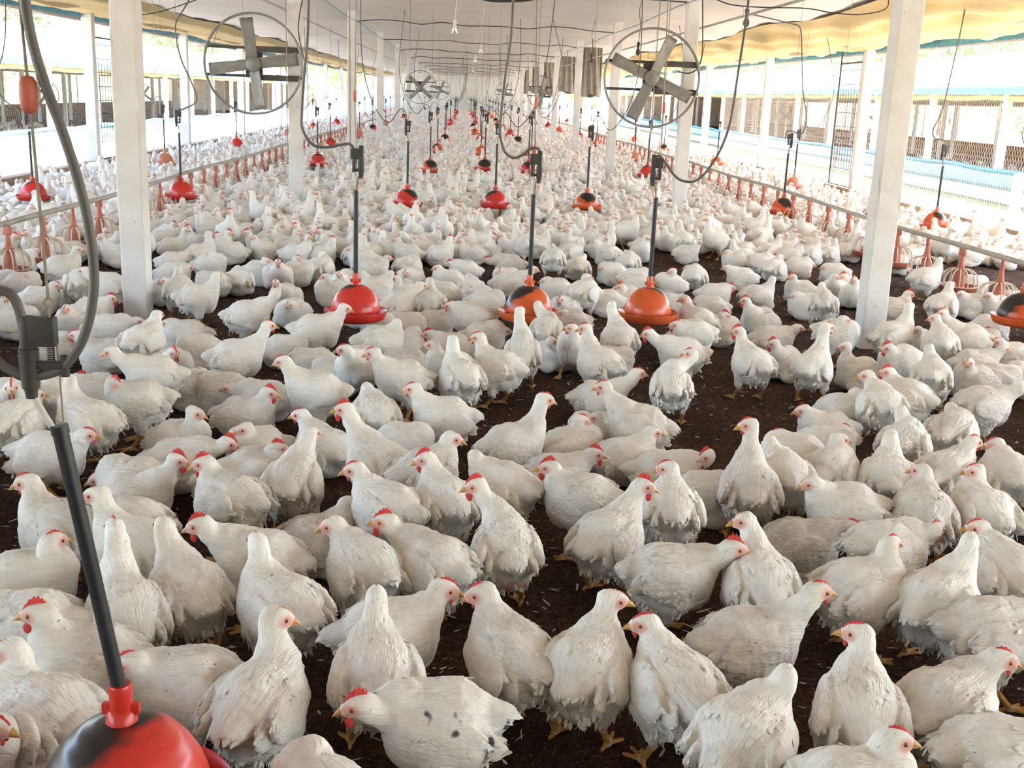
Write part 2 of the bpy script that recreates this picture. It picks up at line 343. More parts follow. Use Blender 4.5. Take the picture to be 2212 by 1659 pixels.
ZC = {'s': .212, 'c': .165, 'l': .112}
def build_chicken(pose, head, hyaw, hpitch, pitch, vox, seed, fat=1.0, feet=True, wing_drop=0.0, soil=0.0):
    """Local frame: +x where the body faces, z = 0 on the litter. Returns the surface, masks and the head's frame."""
    rng = random.Random(seed); zc = ZC[pose]; head = np.array(head, float)
    T = rot_y(pitch); C0 = np.array([0, 0, zc])
    KX, KY = .80, .95; K3 = np.array([KX, KY, 1.0])
    tp = lambda x, y, z: C0+T@(np.array([x, y, z])*K3)
    fz = 1.0 if pose != 'l' else .93; fy = fat*(1.0 if pose != 'l' else 1.08)
    pr = [Ell(tp(-.015, 0, 0), (.146, .108*fy, .106*fz), T, .03), Ell(tp(.07, 0, -.012), (.084, .094*fy, .098*fz), T, .03),
          Cone(tp(-.10, 0, .008), tp(-.165, 0, .016), .078*fy, .042, .05), Ell(tp(-.195, 0, .026), (.046, .040, .018), T@rot_y(-.1), .03),
          Ell(tp(-.082, 0, -.040*fz), (.092, .089*fy, .072*fz), T, .03)]
    for e in pr:
        if isinstance(e, Ell): e.r = e.r*K3; ext = np.sqrt((e.M**2)@(e.r**2)); e.lo, e.hi = e.c-ext, e.c+ext
    # neck and head
    B = tp(.082, 0, .035); Hd = rot_z(hyaw)@rot_y(hpitch); hx = Hd@np.array([1, 0, 0])
    Hr = head-hx*.018; L = np.linalg.norm(Hr-B)
    up = np.array([0, 0, 1.]); fw = T@np.array([1., 0, 0])
    ctl = [B, B+(fw*.55+up*.6)*L*.38, Hr-up*L*.33-hx*.006, Hr]
    rad = [.072*fat, .060*fat, .047, .0385, .0335, .0305, .0285, .0275]
    pts = [bez(ctl, i/7) for i in range(8)]
    for i in range(7): pr.append(Cone(pts[i], pts[i+1], rad[i], rad[i+1], .022 if i < 3 else .012))
    pr.append(Ell(head+Hd@np.array([-.002, 0, .002]), (.037, .0242, .0275), Hd, .012))
    pr.append(Ell(head+Hd@np.array([.020, 0, -.004]), (.021, .0155, .0165), Hd, .01))
    # thighs, shanks and toes
    legs = []
    if pose != 'l':
        for s in (-1, 1):
            hip = tp(-.02, s*.062*fy, -.05); sp = .066*s+rng.uniform(-.012, .012); st = rng.uniform(-.03, .03)
            hock = np.array([-.035+st*.5, sp, max(.072, zc-.135)]); foot = np.array([.012+st, sp+.006*s, .012])
            pr.append(Cone(hip, hock+np.array([.012, 0, .028]), .058, .027, .022))
            pr.append(Cone(hock+np.array([.012, 0, .028]), hock, .022, .0115, .012))
            if feet:
                lg = [Cone(hock, foot, .0105, .0088, .006)]
                for a, ln in ((-.5, .052), (.05, .064), (.55, .054), (2.9, .03)):
                    a = a*(1)+rng.uniform(-.1, .1); tip = foot+np.array([math.cos(a)*ln, math.sin(a)*ln, -.006])
                    lg.append(Cone(foot, tip, .0078, .0052, .006))
                pr += lg; legs += lg
    else:
        for s in (-1, 1): pr.append(Ell((.02, s*.078*fy, .05), (.085, .035, .05), None, .02))
    # folded wings with a crisp lower edge
    for s in (-1, 1):
        M = T@rot_x(s*(.22+wing_drop*.2))@rot_z(-s*.10)@rot_y(.10+wing_drop*.5)
        pr.append(Ell(tp(-.03, s*(.093*fy), .018-wing_drop*.02), (.100, .024, .062), M, .007))
        pr.append(Ell(tp(-.135, s*(.073*fy), .006-wing_drop*.04), (.054, .013, .035), M@rot_y(.1), .007))
    V, F = surface(pr, vox)
    for _ in range(2):
        e = np.float32(vox*.35); d = sdf_at(pr, V); g = np.stack([sdf_at(pr, V+np.eye(3, dtype=np.float32)[i]*e)-d for i in range(3)], 1)/e
        V = V-(d/np.maximum((g*g).sum(1), .3))[:, None]*g*.9
    N = face_normals_v(V, F)
    dl = np.full(len(V), 1., np.float32)
    for l in legs: dl = np.minimum(dl, l.d(V))
    legm = np.clip(1-dl/.006, 0, 1) if legs else np.zeros(len(V), np.float32)
    hl = (V-head)@Hd
    eye = np.stack([hl[:, 0]-.019, np.abs(hl[:, 1])-.018, hl[:, 2]+.001], 1)*np.array([.80, 1, 1.12])
    de = np.sqrt((eye**2).sum(1)); facem = np.clip((.024-de)/.011, 0, 1)*(1-legm)
    # flow of the plumage: along the body from the neck to the tail, and around it
    q = (V-C0)@T; nk = np.array(pts); dn = np.min(((V[:, None]-nk[None, 2:])**2).sum(2), 1)**.5
    onneck = np.clip((.085-dn)/.05, 0, 1)*np.clip((q[:, 0]+.01)/.05, 0, 1)
    onhead = np.clip((.042-np.linalg.norm(V-head, axis=1))/.012, 0, 1)
    th = np.arctan2(q[:, 1], q[:, 2]+.0); t = -q[:, 0]
    flow = np.stack([t*(1-onneck)+onneck*(C0[2]-V[:, 2]), th*.1, np.full(len(V), seed*.37 % 5)], 1).astype(np.float32)
    if vox < .0125:
        amp = .0030*(1-onneck*.75)*(1-onhead)*(1-legm)
        wob = vnoise(V*28, seed)*.25; row = (t+.006*vnoise(V*18, seed+5))/.024; col = th*.1/.020*1.0
        ri = np.floor(row); colp = col+.5*(ri % 2)
        fr = row+.32*np.abs(((colp) % 1.0)-.5)*2; fr = fr-np.floor(fr)
        sh = fr**1.6-.45
        dsp = amp*(sh*(.55+.45*vnoise(V*11, seed+9)))+(.0045*vnoise(V*np.array([17, 24, 24]), seed+1)+.0022*vnoise(V*38, seed+6)+.0016*vnoise(V*np.array([50, 95, 95]), seed+2))*(1-onhead*.9)*(1-legm)
        V = V+N*dsp[:, None].astype(np.float32)
    pink = np.clip((vnoise(V*9, seed+3)-.1)*3, 0, 1)*np.clip((-.07-q[:, 0])/.05, 0, 1)*np.clip((-.02-q[:, 2])/.03, 0, 1) if seed % 5 == 0 else np.zeros(len(V))
    mask = np.stack([legm, facem, pink, np.full(len(V), soil)], 1).astype(np.float32)
    return dict(V=V, F=F, mask=mask, flow=flow, head=head, Hd=Hd, tail=tp(-.205, 0, .026), T=T, C0=C0, N=N, onneck=onneck, onhead=onhead, legm=legm, fy=fy,
                wing=[(tp(-.165, s*.068*fy, .004-wing_drop*.05), s) for s in (-1, 1)], zc=zc, q=q)

def mesh_np(name, V, F, mats, smooth=True, mat_idx=None, attrs=None):
    me = bpy.data.meshes.new(name); V = np.ascontiguousarray(V, np.float32); n = F.shape[1]
    me.vertices.add(len(V)); me.vertices.foreach_set('co', V.ravel())
    me.loops.add(F.size); me.loops.foreach_set('vertex_index', np.ascontiguousarray(F, np.int32).ravel())
    me.polygons.add(len(F)); me.polygons.foreach_set('loop_start', np.arange(0, F.size, n, dtype=np.int32))
    me.polygons.foreach_set('loop_total', np.full(len(F), n, np.int32))
    for m in mats: me.materials.append(m)
    if mat_idx is not None: me.polygons.foreach_set('material_index', np.asarray(mat_idx, np.int32))
    me.polygons.foreach_set('use_smooth', np.full(len(F), smooth, bool))
    for k, a in (attrs or {}).items():
        if a.shape[1] == 4: at = me.attributes.new(k, 'FLOAT_COLOR', 'POINT'); at.data.foreach_set('color', a.ravel())
        else: at = me.attributes.new(k, 'FLOAT_VECTOR', 'POINT'); at.data.foreach_set('vector', np.ascontiguousarray(a, np.float32).ravel())
    me.update(calc_edges=True); me.validate()
    return me

def blade(base, d, up, ln, w, curl=.15):
    """One feather: a slightly cupped leaf of eight faces. Returns verts and quads."""
    d = d/np.linalg.norm(d); side = np.cross(up, d); side /= np.linalg.norm(side)+1e-9; nn = np.cross(d, side)
    V = []; prof = [(0, .45), (.35, .95), (.7, .9), (.9, .5), (1.0, .06)]
    for t, ww in prof:
        for s in (-1, 0, 1): V.append(base+d*ln*t+side*s*w*.5*ww+nn*(curl*ln*(-t*t*.6)-(abs(s))*w*.10))
    F = []
    for i in range(4):
        for j in range(2): a = i*3+j; F.append((a, a+1, a+4, a+3))
    return V, F

def feathers(c, n, seed, size=1.0):
    """Contour feathers lying back over the body, wing and tail feathers: what frays the outline."""
    rng = np.random.default_rng(seed); V = []; F = []
    def add(b, d, u, l, w, curl=.15):
        v, f = blade(b, d, u, l, w, curl); o = len(V); V.extend(v); F.extend([tuple(x+o for x in q) for q in f])
    ok = np.where((c['legm'] < .1) & (c['onhead'] < .1) & (c['onneck'] < .6) & (c['V'][:, 2] > .03) & (c['q'][:, 0] < .05))[0]
    back = c['T']@np.array([-1., 0, 0])
    if n and len(ok):
        for i in rng.choice(ok, n):
            p, nn = c['V'][i], c['N'][i]; d = back+np.array([0, 0, -.25])+rng.normal(0, .16, 3); d = d-nn*(d@nn); ln = np.linalg.norm(d)
            if ln < .3: continue
            d = d/ln+nn*rng.uniform(.06, .26); add(p-nn*.002-d*.006, d, nn, rng.uniform(.020, .038)*size, rng.uniform(.012, .02)*size)
    low = np.where((c['legm'] < .05) & (c['q'][:, 2] < -.045) & (c['q'][:, 0] < .04) & (c['V'][:, 2] > .035) & (c['V'][:, 2] < c['zc']-.04))[0]
    if n and len(low) and c['zc'] > .14:
        for i in rng.choice(low, n//5):
            p, nn = c['V'][i], c['N'][i]; d = back*.45+np.array([0, 0, -1.])+rng.normal(0, .2, 3); d = d/np.linalg.norm(d)+nn*rng.uniform(0, .2)
            add(p-nn*.002, d, nn, rng.uniform(.014, .028)*size, rng.uniform(.009, .015)*size, .1)
    nt = 9
    for k in range(nt):
        a = (k-(nt-1)/2)/(nt-1)*1.1; d = c['T']@np.array([-math.cos(a), math.sin(a)*.8, rng.uniform(-.25, .05)])
        add(c['tail']+c['T']@np.array([.03, math.sin(a)*.035, rng.uniform(-.004, .012)]), d, c['T']@np.array([0, math.sin(a)*.5, 1.]), rng.uniform(.032, .058), .022, .3)
    for b, s in c['wing']:
        for k in range(5):
            d = c['T']@np.array([-1, -s*rng.uniform(.15, .35), rng.uniform(-.2, .05)-.03*k])
            add(b+c['T']@np.array([.05-.012*k, s*.004, .012-.009*k]), d, np.array([0, s*1., .35]), rng.uniform(.030, .046), .019, .15)
    return np.array(V, np.float32), np.array(F, np.int64)

def comb_mesh(size, flop=0.0):
    """Serrated single comb in the head's frame, with thickness and rounded section."""
    n = 26; V = []; F = []
    L0, L1 = .030, -.020
    for i in range(n):
        u = i/(n-1); x = L0+(L1-L0)*u
        base = .0225*math.sqrt(max(0, 1-((x+.002)/.036)**2))-.003
        env = math.sin(min(1, u*1.12)*math.pi*.86)**.7*(.65+.35*u)
        tooth = .62+.38*abs(math.sin(u*math.pi*5.2))
        h = size*env*tooth
        for j, (f, th) in enumerate(((0, .0042), (.45, .0034), (.8, .0022), (1, .0008))):
            z = base+(h+.003)*f; yo = flop*(f*h)**2*30
            V.append((x-f*h*.25, yo-th, z)); V.append((x-f*h*.25, yo+th, z))
    for i in range(n-1):
        a = i*8; b = a+8
        for j in range(3):
            F.append((a+2*j, a+2*j+2, b+2*j+2, b+2*j)); F.append((a+2*j+1, b+2*j+1, b+2*j+3, a+2*j+3))
        F.append((a+6, a+7, b+7, b+6))
    return np.array(V), np.array(F)

def sphere_np(c, r, n=8, m=6):
    V = []; F = []
    for i in range(m+1):
        p = math.pi*(i+.02)/(m+.04)
        for k in range(n): a = 2*math.pi*k/n; V.append((c[0]+r[0]*math.sin(p)*math.cos(a), c[1]+r[1]*math.sin(p)*math.sin(a), c[2]+r[2]*math.cos(p)))
    for i in range(m):
        for k in range(n): F.append((i*n+k, (i+1)*n+k, (i+1)*n+(k+1) % n, i*n+(k+1) % n))
    return np.array(V), np.array(F)

def cat(*vf):
    V = []; F = []; o = 0
    for v, f in vf: V.append(np.asarray(v)); F.append(np.asarray(f)+o); o += len(v)
    return np.concatenate(V), np.concatenate(F)

def beak_mesh():
    def half(up):
        V = []; F = []; n = 9
        for i in range(7):
            u = i/6; x = .026+.026*u*(1 if up else .86); w = .0098*(1-u**1.5)+.0009; h = (.0098 if up else .0062)*(1-u**1.7)+.0008
            zc = -.004-(.0095*u*u if up else .0055*u*u+.0022)
            for k in range(n):
                a = math.pi*k/(n-1); V.append((x, math.cos(a)*w, zc+(math.sin(a)*h if up else -math.sin(a)*h)))
        for i in range(6):
            for k in range(n-1):
                q = (i*n+k, i*n+k+1, (i+1)*n+k+1, (i+1)*n+k); F.append(q if up else q[::-1])
            q = (i*n, (i+1)*n, (i+1)*n+n-1, i*n+n-1); F.append(q if up else q[::-1])
        return np.array(V), np.array(F)
    return cat(half(True), half(False))

def wattle_mesh(s, size):
    return sphere_np((.020, s*.0075, -.019-size*.45), (size*.42, .0036, size*.62), 10, 7)
# ---------------------------------------------------------------- the barn: floor, posts, ceiling, eaves, walls
BAY, Y1, YB, YE = 7.53, 7.685, -7.0, 100.0
XI, XO = 2.5, 7.57
ROWS = [Y1+BAY*i for i in range(-1, 13)]
def floor_z(x, y=0): return -.14*max(0, min(1, (abs(x)-4.6)/2.6))**1.3
rs = random.Random(4)
def nz(a, b, s=0): return float(vnoise(np.array([[a, b, s]]), 3)[0])

def build_structure():
    m = MB()
    def f(u, v):
        x = -7.75+15.5*u; y = YB+(YE-YB)*v**1.8; return (x, y, floor_z(x))
    m.sheet(f, 40, 160); struct(m.build('floor', G['litter'], smooth=60))
    # ground outside, falling away to the lower neighbours
    for s, nm in ((-1, 'ground_left'), (1, 'ground_right')):
        m = MB()
        def g(u, v):
            x = 7.72+260*u**2.2; y = -60+v*420; return (s*x, y, -.12-min(1, max(0, (x-8)/6))*(.5 if s > 0 else .72)+max(0, x-34)*.09+.03*nz(x*.5, y*.3))
        m.sheet(g, 60, 60); o = struct(m.build(nm, [G['ground'], G['grass']], smooth=60))
        for p in o.data.polygons:
            if (11.8 < abs(p.center.x) < 14.4 and s > 0) or abs(p.center.x) > 34: p.material_index = 1
    m = MB()
    for x0, x1 in ((-80, 80),): m.box((x0, YE+.4, -1.2), (x1, 350, -.9))
    struct(m.build('ground_far', G['ground']))
    # low walls along both sides, with the post feet standing in them
    for s, nm in ((-1, 'left'), (1, 'right')):
        m = MB(); m.box((min(s*7.52, s*7.72), YB, -.6), (max(s*7.52, s*7.72), YE, .075), bev=.015)
        struct(m.build('wall_'+nm, G['curb'], smooth=40))
    m = MB(); m.box((-8, YE, -.6), (8, YE+.2, 3.4)); m.box((-.75, YE-.03, 0), (.75, YE, 2.1), 1); struct(m.build('wall_far', [G['white'], G['post']]))
    m = MB(); m.box((-8, YB-.2, -.6), (8, YB, 3.4)); struct(m.build('wall_near', G['white']))
    # posts
    def post(x, y, w, z0, z1, seed):
        r = random.Random(seed); bm = bmesh.new(); bmesh.ops.create_cube(bm, size=1)
        for q in bm.verts: q.co = Vector((x+q.co.x*w, y+w/2+q.co.y*w, (z0+z1)/2+q.co.z*(z1-z0)))
        vert = [e for e in bm.edges if abs(e.verts[0].co.z-e.verts[1].co.z) > 1]
        bmesh.ops.bevel(bm, geom=vert, offset=.014, segments=2, affect='EDGES', profile=.5)
        vert = [e for e in bm.edges if abs(e.verts[0].co.z-e.verts[1].co.z) > 1]
        bmesh.ops.subdivide_edges(bm, edges=vert, cuts=34, use_grid_fill=True)
        for q in bm.verts:   # hand-cast concrete: slightly wavy faces, chipped arrises
            n = Vector((q.co.x-x, q.co.y-y-w/2, 0)); k = .006*nz(q.co.x*9+seed, q.co.z*3.1, q.co.y*9)+(-.014 if r.random() < .035 else 0)
            q.co += n.normalized()*k
        me = bpy.data.meshes.new('pillar'); bm.to_mesh(me); bm.free(); me.materials.append(G['post'])
        o = bpy.data.objects.new('pillar', me); COL.objects.link(o); return struct(o)
    for i, y in enumerate(ROWS):
        for s in (-1, 1):
            post(s*(XI+.085), y, .17, -.1, 3.2, i*7+s)
            post(s*(XO+.06), y, .2, -.3, 3.02, i*11+s*3)
    # ceiling: a tarp between the inner posts, lifted tarps beyond them
    m = MB()
    def c(u, v):
        x = -2.8+5.6*u; y = YB+(YE-YB)*v; ph = ((y-Y1)/BAY) % 1
        return (x, y, 3.13-.05*math.sin(PI*ph)**2+.02*math.cos(x*1.1)+.018*nz(x*.9, y*.5)+.012*math.sin(y*4.2)*math.sin(PI*ph))
    m.sheet(c, 26, 420); struct(m.build('ceiling', G['tarp'], smooth=60))
    for s, nm in ((-1, 'ceiling_left'), (1, 'ceiling_right')):
        m = MB()
        def c2(u, v):
            x = 2.45+5.1*u; y = YB+(YE-YB)*v; ph = ((y-Y1)/BAY) % 1
            return (s*x, y, 3.34-.27*u-.10*math.sin(PI*ph)**2*math.sin(PI*u)+.03*nz(x*.8, y*.4, 5)+.012*math.sin(y*3.5+x))
        m.sheet(c2, 22, 380); struct(m.build(nm, G['tarp'], smooth=60))
    # roof slabs over it all
    for s, nm in ((-1, 'roof_left'), (1, 'roof_right')):
        m = MB(); Lr = 9.0; 
        def r2(u, v):
            x = Lr*u; y = YB-1+(YE+2-YB)*v; return (s*x, y, 4.7-1.72*u)
        m.sheet(r2, 4, 8); o = struct(m.build(nm, G['roof'])); md = o.modifiers.new('thick', 'SOLIDIFY'); md.thickness = .05
    # eaves: blue strip, dark corrugated edge, pale purlin, rafter ends at every post
    for s, nm in ((-1, 'left'), (1, 'right')):
        m = MB(); 
        def bl(u, v):
            y = YB+(YE-YB)*u; return (s*(7.74+.02*math.sin(y*1.3)), y, 2.75+.24*v+.012*math.sin(y*.9)); 
        m.sheet(bl, 220, 2); o = struct(m.build('trim_blue_'+nm, G['blue'], smooth=50)); o.modifiers.new('t', 'SOLIDIFY').thickness = .012
        m = MB(); m.box((min(s*8.35, s*8.45), YB, 2.86), (max(s*8.35, s*8.45), YE, 2.93))
        for k in range(int((60-YB)/.18)): y = YB+k*.18; m.box((min(s*8.34, s*8.46), y, 2.825), (max(s*8.34, s*8.46), y+.09, 2.862))
        struct(m.build('trim_eave_'+nm, G['darkwood']))
        m = MB(); m.box((min(s*8.82, s*8.92), YB, 2.86), (max(s*8.82, s*8.92), YE, 2.95)); struct(m.build('trim_purlin_'+nm, G['wood']))
        for y in ROWS:
            m = MB(); A = Matrix.Translation((s*7.6, y+.1, 3.10))@Matrix.Rotation(s*.17, 4, 'Y'); m.box((-.1 if s > 0 else -1.45, -.05, -.12), (1.45 if s > 0 else .1, .05, .06), Mx=A, bev=.006)
            struct(m.build('beam_rafter', G['wood'], smooth=40))
    # chicken wire across the open sides
    for s, nm in ((-1, 'left'), (1, 'right')):
        m = []; W, H = .085, .075; V = []; F = []
        def seg(a, b):
            d = (b-a); d /= np.linalg.norm(d)+1e-9; p = np.array([1., 0, 0]); q = np.cross(d, p); r = .0021; o = len(V)
            for e in (a, b):
                for k in range(3): an = 2*PI*k/3; V.append(e+r*(math.cos(an)*p+math.sin(an)*q))
            for k in range(3): F.append((o+k, o+(k+1) % 3, o+3+(k+1) % 3, o+3+k))
        y0, y1 = 13.0, 36.0; ny = int((y1-y0)/W); nzc = int(2.72/H)
        P = lambda i, j: np.array([s*7.735, y0+i*W+(W/2 if j % 2 else 0), .07+j*H])
        for j in range(nzc):
            for i in range(ny):
                a = P(i, j); seg(a, P(i, j+1)); seg(a, P(i-1, j+1) if j % 2 == 0 else P(i+1, j+1))
        me = mesh_np('wire', np.array(V), np.array(F), [G['wire']]); o = bpy.data.objects.new('trim_wire_'+nm, me); COL.objects.link(o); struct(o)
build_structure()

# ---------------------------------------------------------------- tarps rolled up along the sides
def build_tarps():
    for s, nm in ((-1, 'left'), (1, 'right')):
        side = 'darker stained' if s > 0 else 'smooth'
        t = thing('yellow_side_tarp', ('ragged yellow tarp gathered under the ceiling along the right open side' if s > 0 else 'smooth yellow tarp gathered under the ceiling along the left open side'), 'tarp', (s*6.6, YB, 2.9))
        x0 = 5.35 if s > 0 else 6.5
        m = MB()
        def yt(u, v):
            y = YB+.15+(YE-YB-.3)*v; x = x0+(7.62-x0)*u; ph = ((y-Y1)/BAY) % 1
            rag = (.045*nz(y*.8, 2, 1)+.025*nz(y*4, 5, 1)) if s > 0 else .01*nz(y*2, 1)
            uu = (x-2.45)/5.1; zc_ = 3.34-.27*uu-.10*math.sin(PI*ph)**2*math.sin(PI*uu)
            z = zc_-.03-.10*min(1, u*6)-(.07 if s > 0 else .10)*u**1.4-(.09 if s > 0 else .05)*math.sin(PI*u)*(.6+.4*math.sin(y*.83+1))-.05*math.sin(PI*ph)**2*u+rag*u+(.045*math.sin(x*8+y*1.2+1.5*math.sin(y*.5))+.028*math.sin(x*6-y*2.3)+.03*nz(x*2.2, y*1.4, 9) if s > 0 else .006*math.sin(x*11+y*.6))*min(1, u*6)
            return (s*x-s*6.6, y-YB, z-2.9)
        m.sheet(yt, 30, 640); m.build('tarp_sheet', G['yellow'], t, smooth=70)
        m = MB(); pts = []
        for k in range(340):
            y = YB+.15+(YE-YB-.3)*k/339; ph = ((y-Y1)/BAY) % 1
            pts.append((s*(7.28+.04*math.sin(y*1.1))-s*6.6, y-YB, 2.93-.07*math.sin(PI*ph)**2+.02*math.sin(y*2.1)-2.9))
        m.tube(pts, .075, 9); o = m.build('rolled_edge', G['beige'] if s > 0 else G['yellow'], t, smooth=70)
        for v in o.data.vertices: v.co.z += .018*nz(v.co.x*5, v.co.y*1.5, v.co.z*5); v.co.x += .015*nz(v.co.x*5, v.co.y*1.2, 7)
    # grey cloths tied up beside the right-hand posts far down the barn
    for i, (x, y, w, z0) in enumerate(((2.95, 30.6, .62, 1.72), (2.95, 38.1, .75, 1.82), (2.95, 45.6, .8, 1.8), (2.95, 53.2, .8, 1.8), (2.95, 60.7, .8, 1.8))):
        t = thing('hanging_cloth', ['grey cloth hanging in folds beside the fourth right inner post', 'grey cloth bunched at its top beside the fifth right inner post', 'grey cloth hanging beside the sixth right inner post', 'grey cloth hanging beside the seventh right inner post', 'grey cloth hanging beside the eighth right inner post'][i], 'cloth', (x, y, z0))
        m = MB()
        def cl(u, v):
            a = 2*PI*u; k = (1-.22*v)*(1+.16*math.sin(5*a+i*2)*v); return (w*.42*k*math.cos(a)*(1+.14*math.sin(7*a+i))+.06*v*math.sin(i*2), (.16-.05*v)*k*math.sin(a)+.05*math.sin(9*a+i+3*v), v*(3.05-z0)*.93+.05*math.sin(3*a+i)*(1-v))
        m.sheet(cl, 72, 16); m.build('cloth', G['greycloth'], t, smooth=80)
        m = MB(); m.tube([(0, 0, (3.05-z0)*.9), (0, .02, 3.3-z0)], .012, 6); m.build('tie', G['cord'], t)
build_tarps()
# ---------------------------------------------------------------- bell drinkers
def drinker_parts(color, soot_dir, soot_w, scale, lean=(0, 0), fine=True, soot_off=.07):
    """Local frame: z = 0 on the litter below it."""
    n = 56 if fine else 18; out = {}
    m = MB(); prof = [(.150, .246), (.158, .250), (.158, .262), (.153, .290), (.143, .318), (.127, .348), (.104, .377), (.076, .400), (.045, .413), (.024, .417)]
    prof = [(r*scale, z*scale) for r, z in prof]
    if fine: prof = [tuple(np.array(prof[i])*(1-k/4)+np.array(prof[i+1])*k/4) for i in range(len(prof)-1) for k in range(4)]+[prof[-1]]
    m.lathe(prof, n)
    V = np.array(m.v); d = np.array([math.cos(soot_dir), math.sin(soot_dir)]); c = np.array([d[0]*soot_off*scale, d[1]*soot_off*scale, (.415-soot_off*.35)*scale])
    q = (V-c)*np.array([1, 1, .75]); rr = np.linalg.norm(q, axis=1)/(soot_w*scale); so_ = np.clip((1.1-rr)*2.5+.5+.3*vnoise(V*30, 3), 0, 1)
    out['dome'] = (m, color, ('soot', so_.astype(np.float32)))
    m = MB(); prof = [(.150, .248), (.150, .212), (.163, .200), (.178, .206), (.188, .226), (.196, .250), (.201, .254), (.202, .248), (.194, .222), (.182, .198), (.165, .190), (.14, .192), (.0, .197)]
    m.lathe([(r*scale, z*scale) for r, z in prof], n); out['tray'] = (m, color, ('soot', np.zeros(len(m.v), np.float32)))
    m = MB(); m.lathe([(.0, .408*scale), (.030*scale, .411*scale), (.026*scale, .435*scale), (.021*scale, .44*scale), (.021*scale, .485*scale), (.019*scale, .49*scale), (0, .49*scale)], 14)
    m.box((-.034*scale, -.008*scale, .43*scale), (.034*scale, .008*scale, .452*scale), bev=.003)
    out['neck'] = (m, color, ('soot', np.zeros(len(m.v), np.float32)))
    m = MB(); a = np.array([0, 0, .47*scale]); b = np.array([lean[0], lean[1], 1.01*max(1, scale*.97)]); m.tube([a, b], .0145, 12 if fine else 6); m.tube([b-(b-a)*.03, b], .0165, 12 if fine else 6)
    out['rod'] = (m, 'rod', None)
    return out, b
def put_parts(t, parts):
    for k, (m, col, att) in parts.items(): m.build(k, G[col], t, smooth=40, attr=att)
def valve_mesh(s=1.0):
    m = MB(); m.lathe([(0, -.10*s), (.012*s, -.10*s), (.017*s, -.06*s), (.019*s, -.055*s), (.019*s, .0), (.016*s, .01*s), (.016*s, .10*s), (.012*s, .105*s), (0, .105*s)], 14)
    m.box((.004*s, -.014*s, .02*s), (.062*s, .014*s, .085*s), bev=.004*s); m.box((.0, -.009*s, -.055*s), (.055*s, .009*s, -.038*s), bev=.003*s)
    m.lathe([(.0, -.06*s), (.011*s, -.058*s), (.011*s, .018*s), (.0, .02*s)], 10, (.045*s, 0, 0)); return m
DR = []
def make_drinker(x, y, color, sd, sw, label, group=None, fine=True, side=1, hose=None, hang=True, scale=1.0, dz=.03, lean=(0, 0), soot_off=.07):
    t = thing('bell_drinker', label, 'drinker', (x, y, floor_z(x)+dz), 0, group)
    parts, b = drinker_parts(color, sd, sw, scale, lean, fine, soot_off); put_parts(t, parts)
    base = np.array([x, y, floor_z(x)+dz]); zc = 3.05-base[2]
    vx = b[0]+.02*side; vz = b[2]+.17
    v = valve_mesh(1.0); v2 = MB(); v2.v = [(b[0]+.03*side+p[0]*-side, b[1]+p[1], vz+p[2]) for p in v.v]; v2.f = v.f; v2.mi = v.mi; v2.build('regulator', G['valve'], t, smooth=40)
    m = MB(); m.tube([b+np.array([0, 0, -.02]), (b[0], b[1], vz+.12), (b[0]-.01*side, b[1], vz+.3), (b[0], b[1], zc)], .0028, 5, cap=False)
    m.tube([b+np.array([.004, 0, -.01]), (b[0]+.012*side, b[1]+.012, (b[2]+vz)/2), (b[0]+.03*side, b[1], vz-.09)], .005, 6)
    m.build('cord', G['cord'], t)
    if y < 16 and hose is not None:
        f = MB(); f.lathe([(0, -.04), (.006, -.034), (.010, -.025), (.0105, 0), (.010, .025), (.006, .034), (0, .04)], 12, (b[0]-.01*side, b[1], 1.58)); f.build('cord_float', G['ringred'], t, smooth=60)
        f = MB(); f.tube([(b[0]+.035*side, b[1]-.01, vz-.09), (b[0]+.03*side, b[1]-.01, vz-.13), (b[0]+.008*side, b[1]-.01, b[2]-.01)], .0035, 6, smooth=4); f.build('tube', G['orangetube'], t, smooth=60)
    m = MB()
    if hose is None:
        p0 = (b[0]+.03*side, b[1], vz+.09); L = .30*side; r = random.Random(int(x*100+y*7))
        hose = [p0, (p0[0], p0[1], vz+.16), (p0[0]+.25*L, p0[1], vz+.22), (p0[0]+.8*L, p0[1]+.05, vz+.05), (p0[0]+1.5*L, p0[1]+.05, vz+.35), (p0[0]+1.9*L, p0[1]+.1, vz+.9), (p0[0]+1.6*L+r.uniform(-.2, .2), p0[1]+.15, zc)]
        m.tube(hose, .0065, 6, smooth=6)
    else: m.tube([np.array(p)-base for p in hose], .0085, 8, smooth=7)
    m.build('hose', G['cable' if hose is None else 'hose'], t, smooth=60)
    DR.append((x, y)); return t
pl = lambda y, pts: [aty(u, v, y) for u, v in pts]
hA = pl(7.1, [(768, 352), (769, 333), (757, 312), (735, 313), (710, 318), (682, 316), (664, 300), (652, 272), (652, 240), (657, 160), (664, 90), (668, -40)])
hB = pl(7.27, [(1166, 352), (1168, 334), (1160, 320), (1145, 322), (1128, 335), (1110, 341), (1092, 330), (1083, 305), (1080, 280), (1084, 230), (1092, 160), (1104, 80), (1110, -40)])
hC = pl(7.37, [(1412, 352), (1414, 342), (1424, 337), (1438, 352), (1458, 380), (1480, 392), (1508, 388), (1538, 355), (1560, 315), (1578, 260), (1594, 160), (1608, 70), (1622, -40)])
make_drinker(-1.02, 7.1, 'red', 2.2, .105, 'red bell drinker on black rod, sooty dome top, first hanging row, left of three', side=1, hose=hA)
make_drinker(.10, 7.27, 'orange', 2.8, .125, 'orange bell drinker, first hanging row, middle of three, two chickens against it', side=1, hose=hB)
make_drinker(.91, 7.37, 'orange', .7, .10, 'orange bell drinker on a black rod, first hanging row, right of three', side=-1, hose=hC)
make_drinker(3.62, 7.66, 'orange', 2.6, .15, 'orange bell drinker cut off by the right edge, beside the feeder line', side=1)
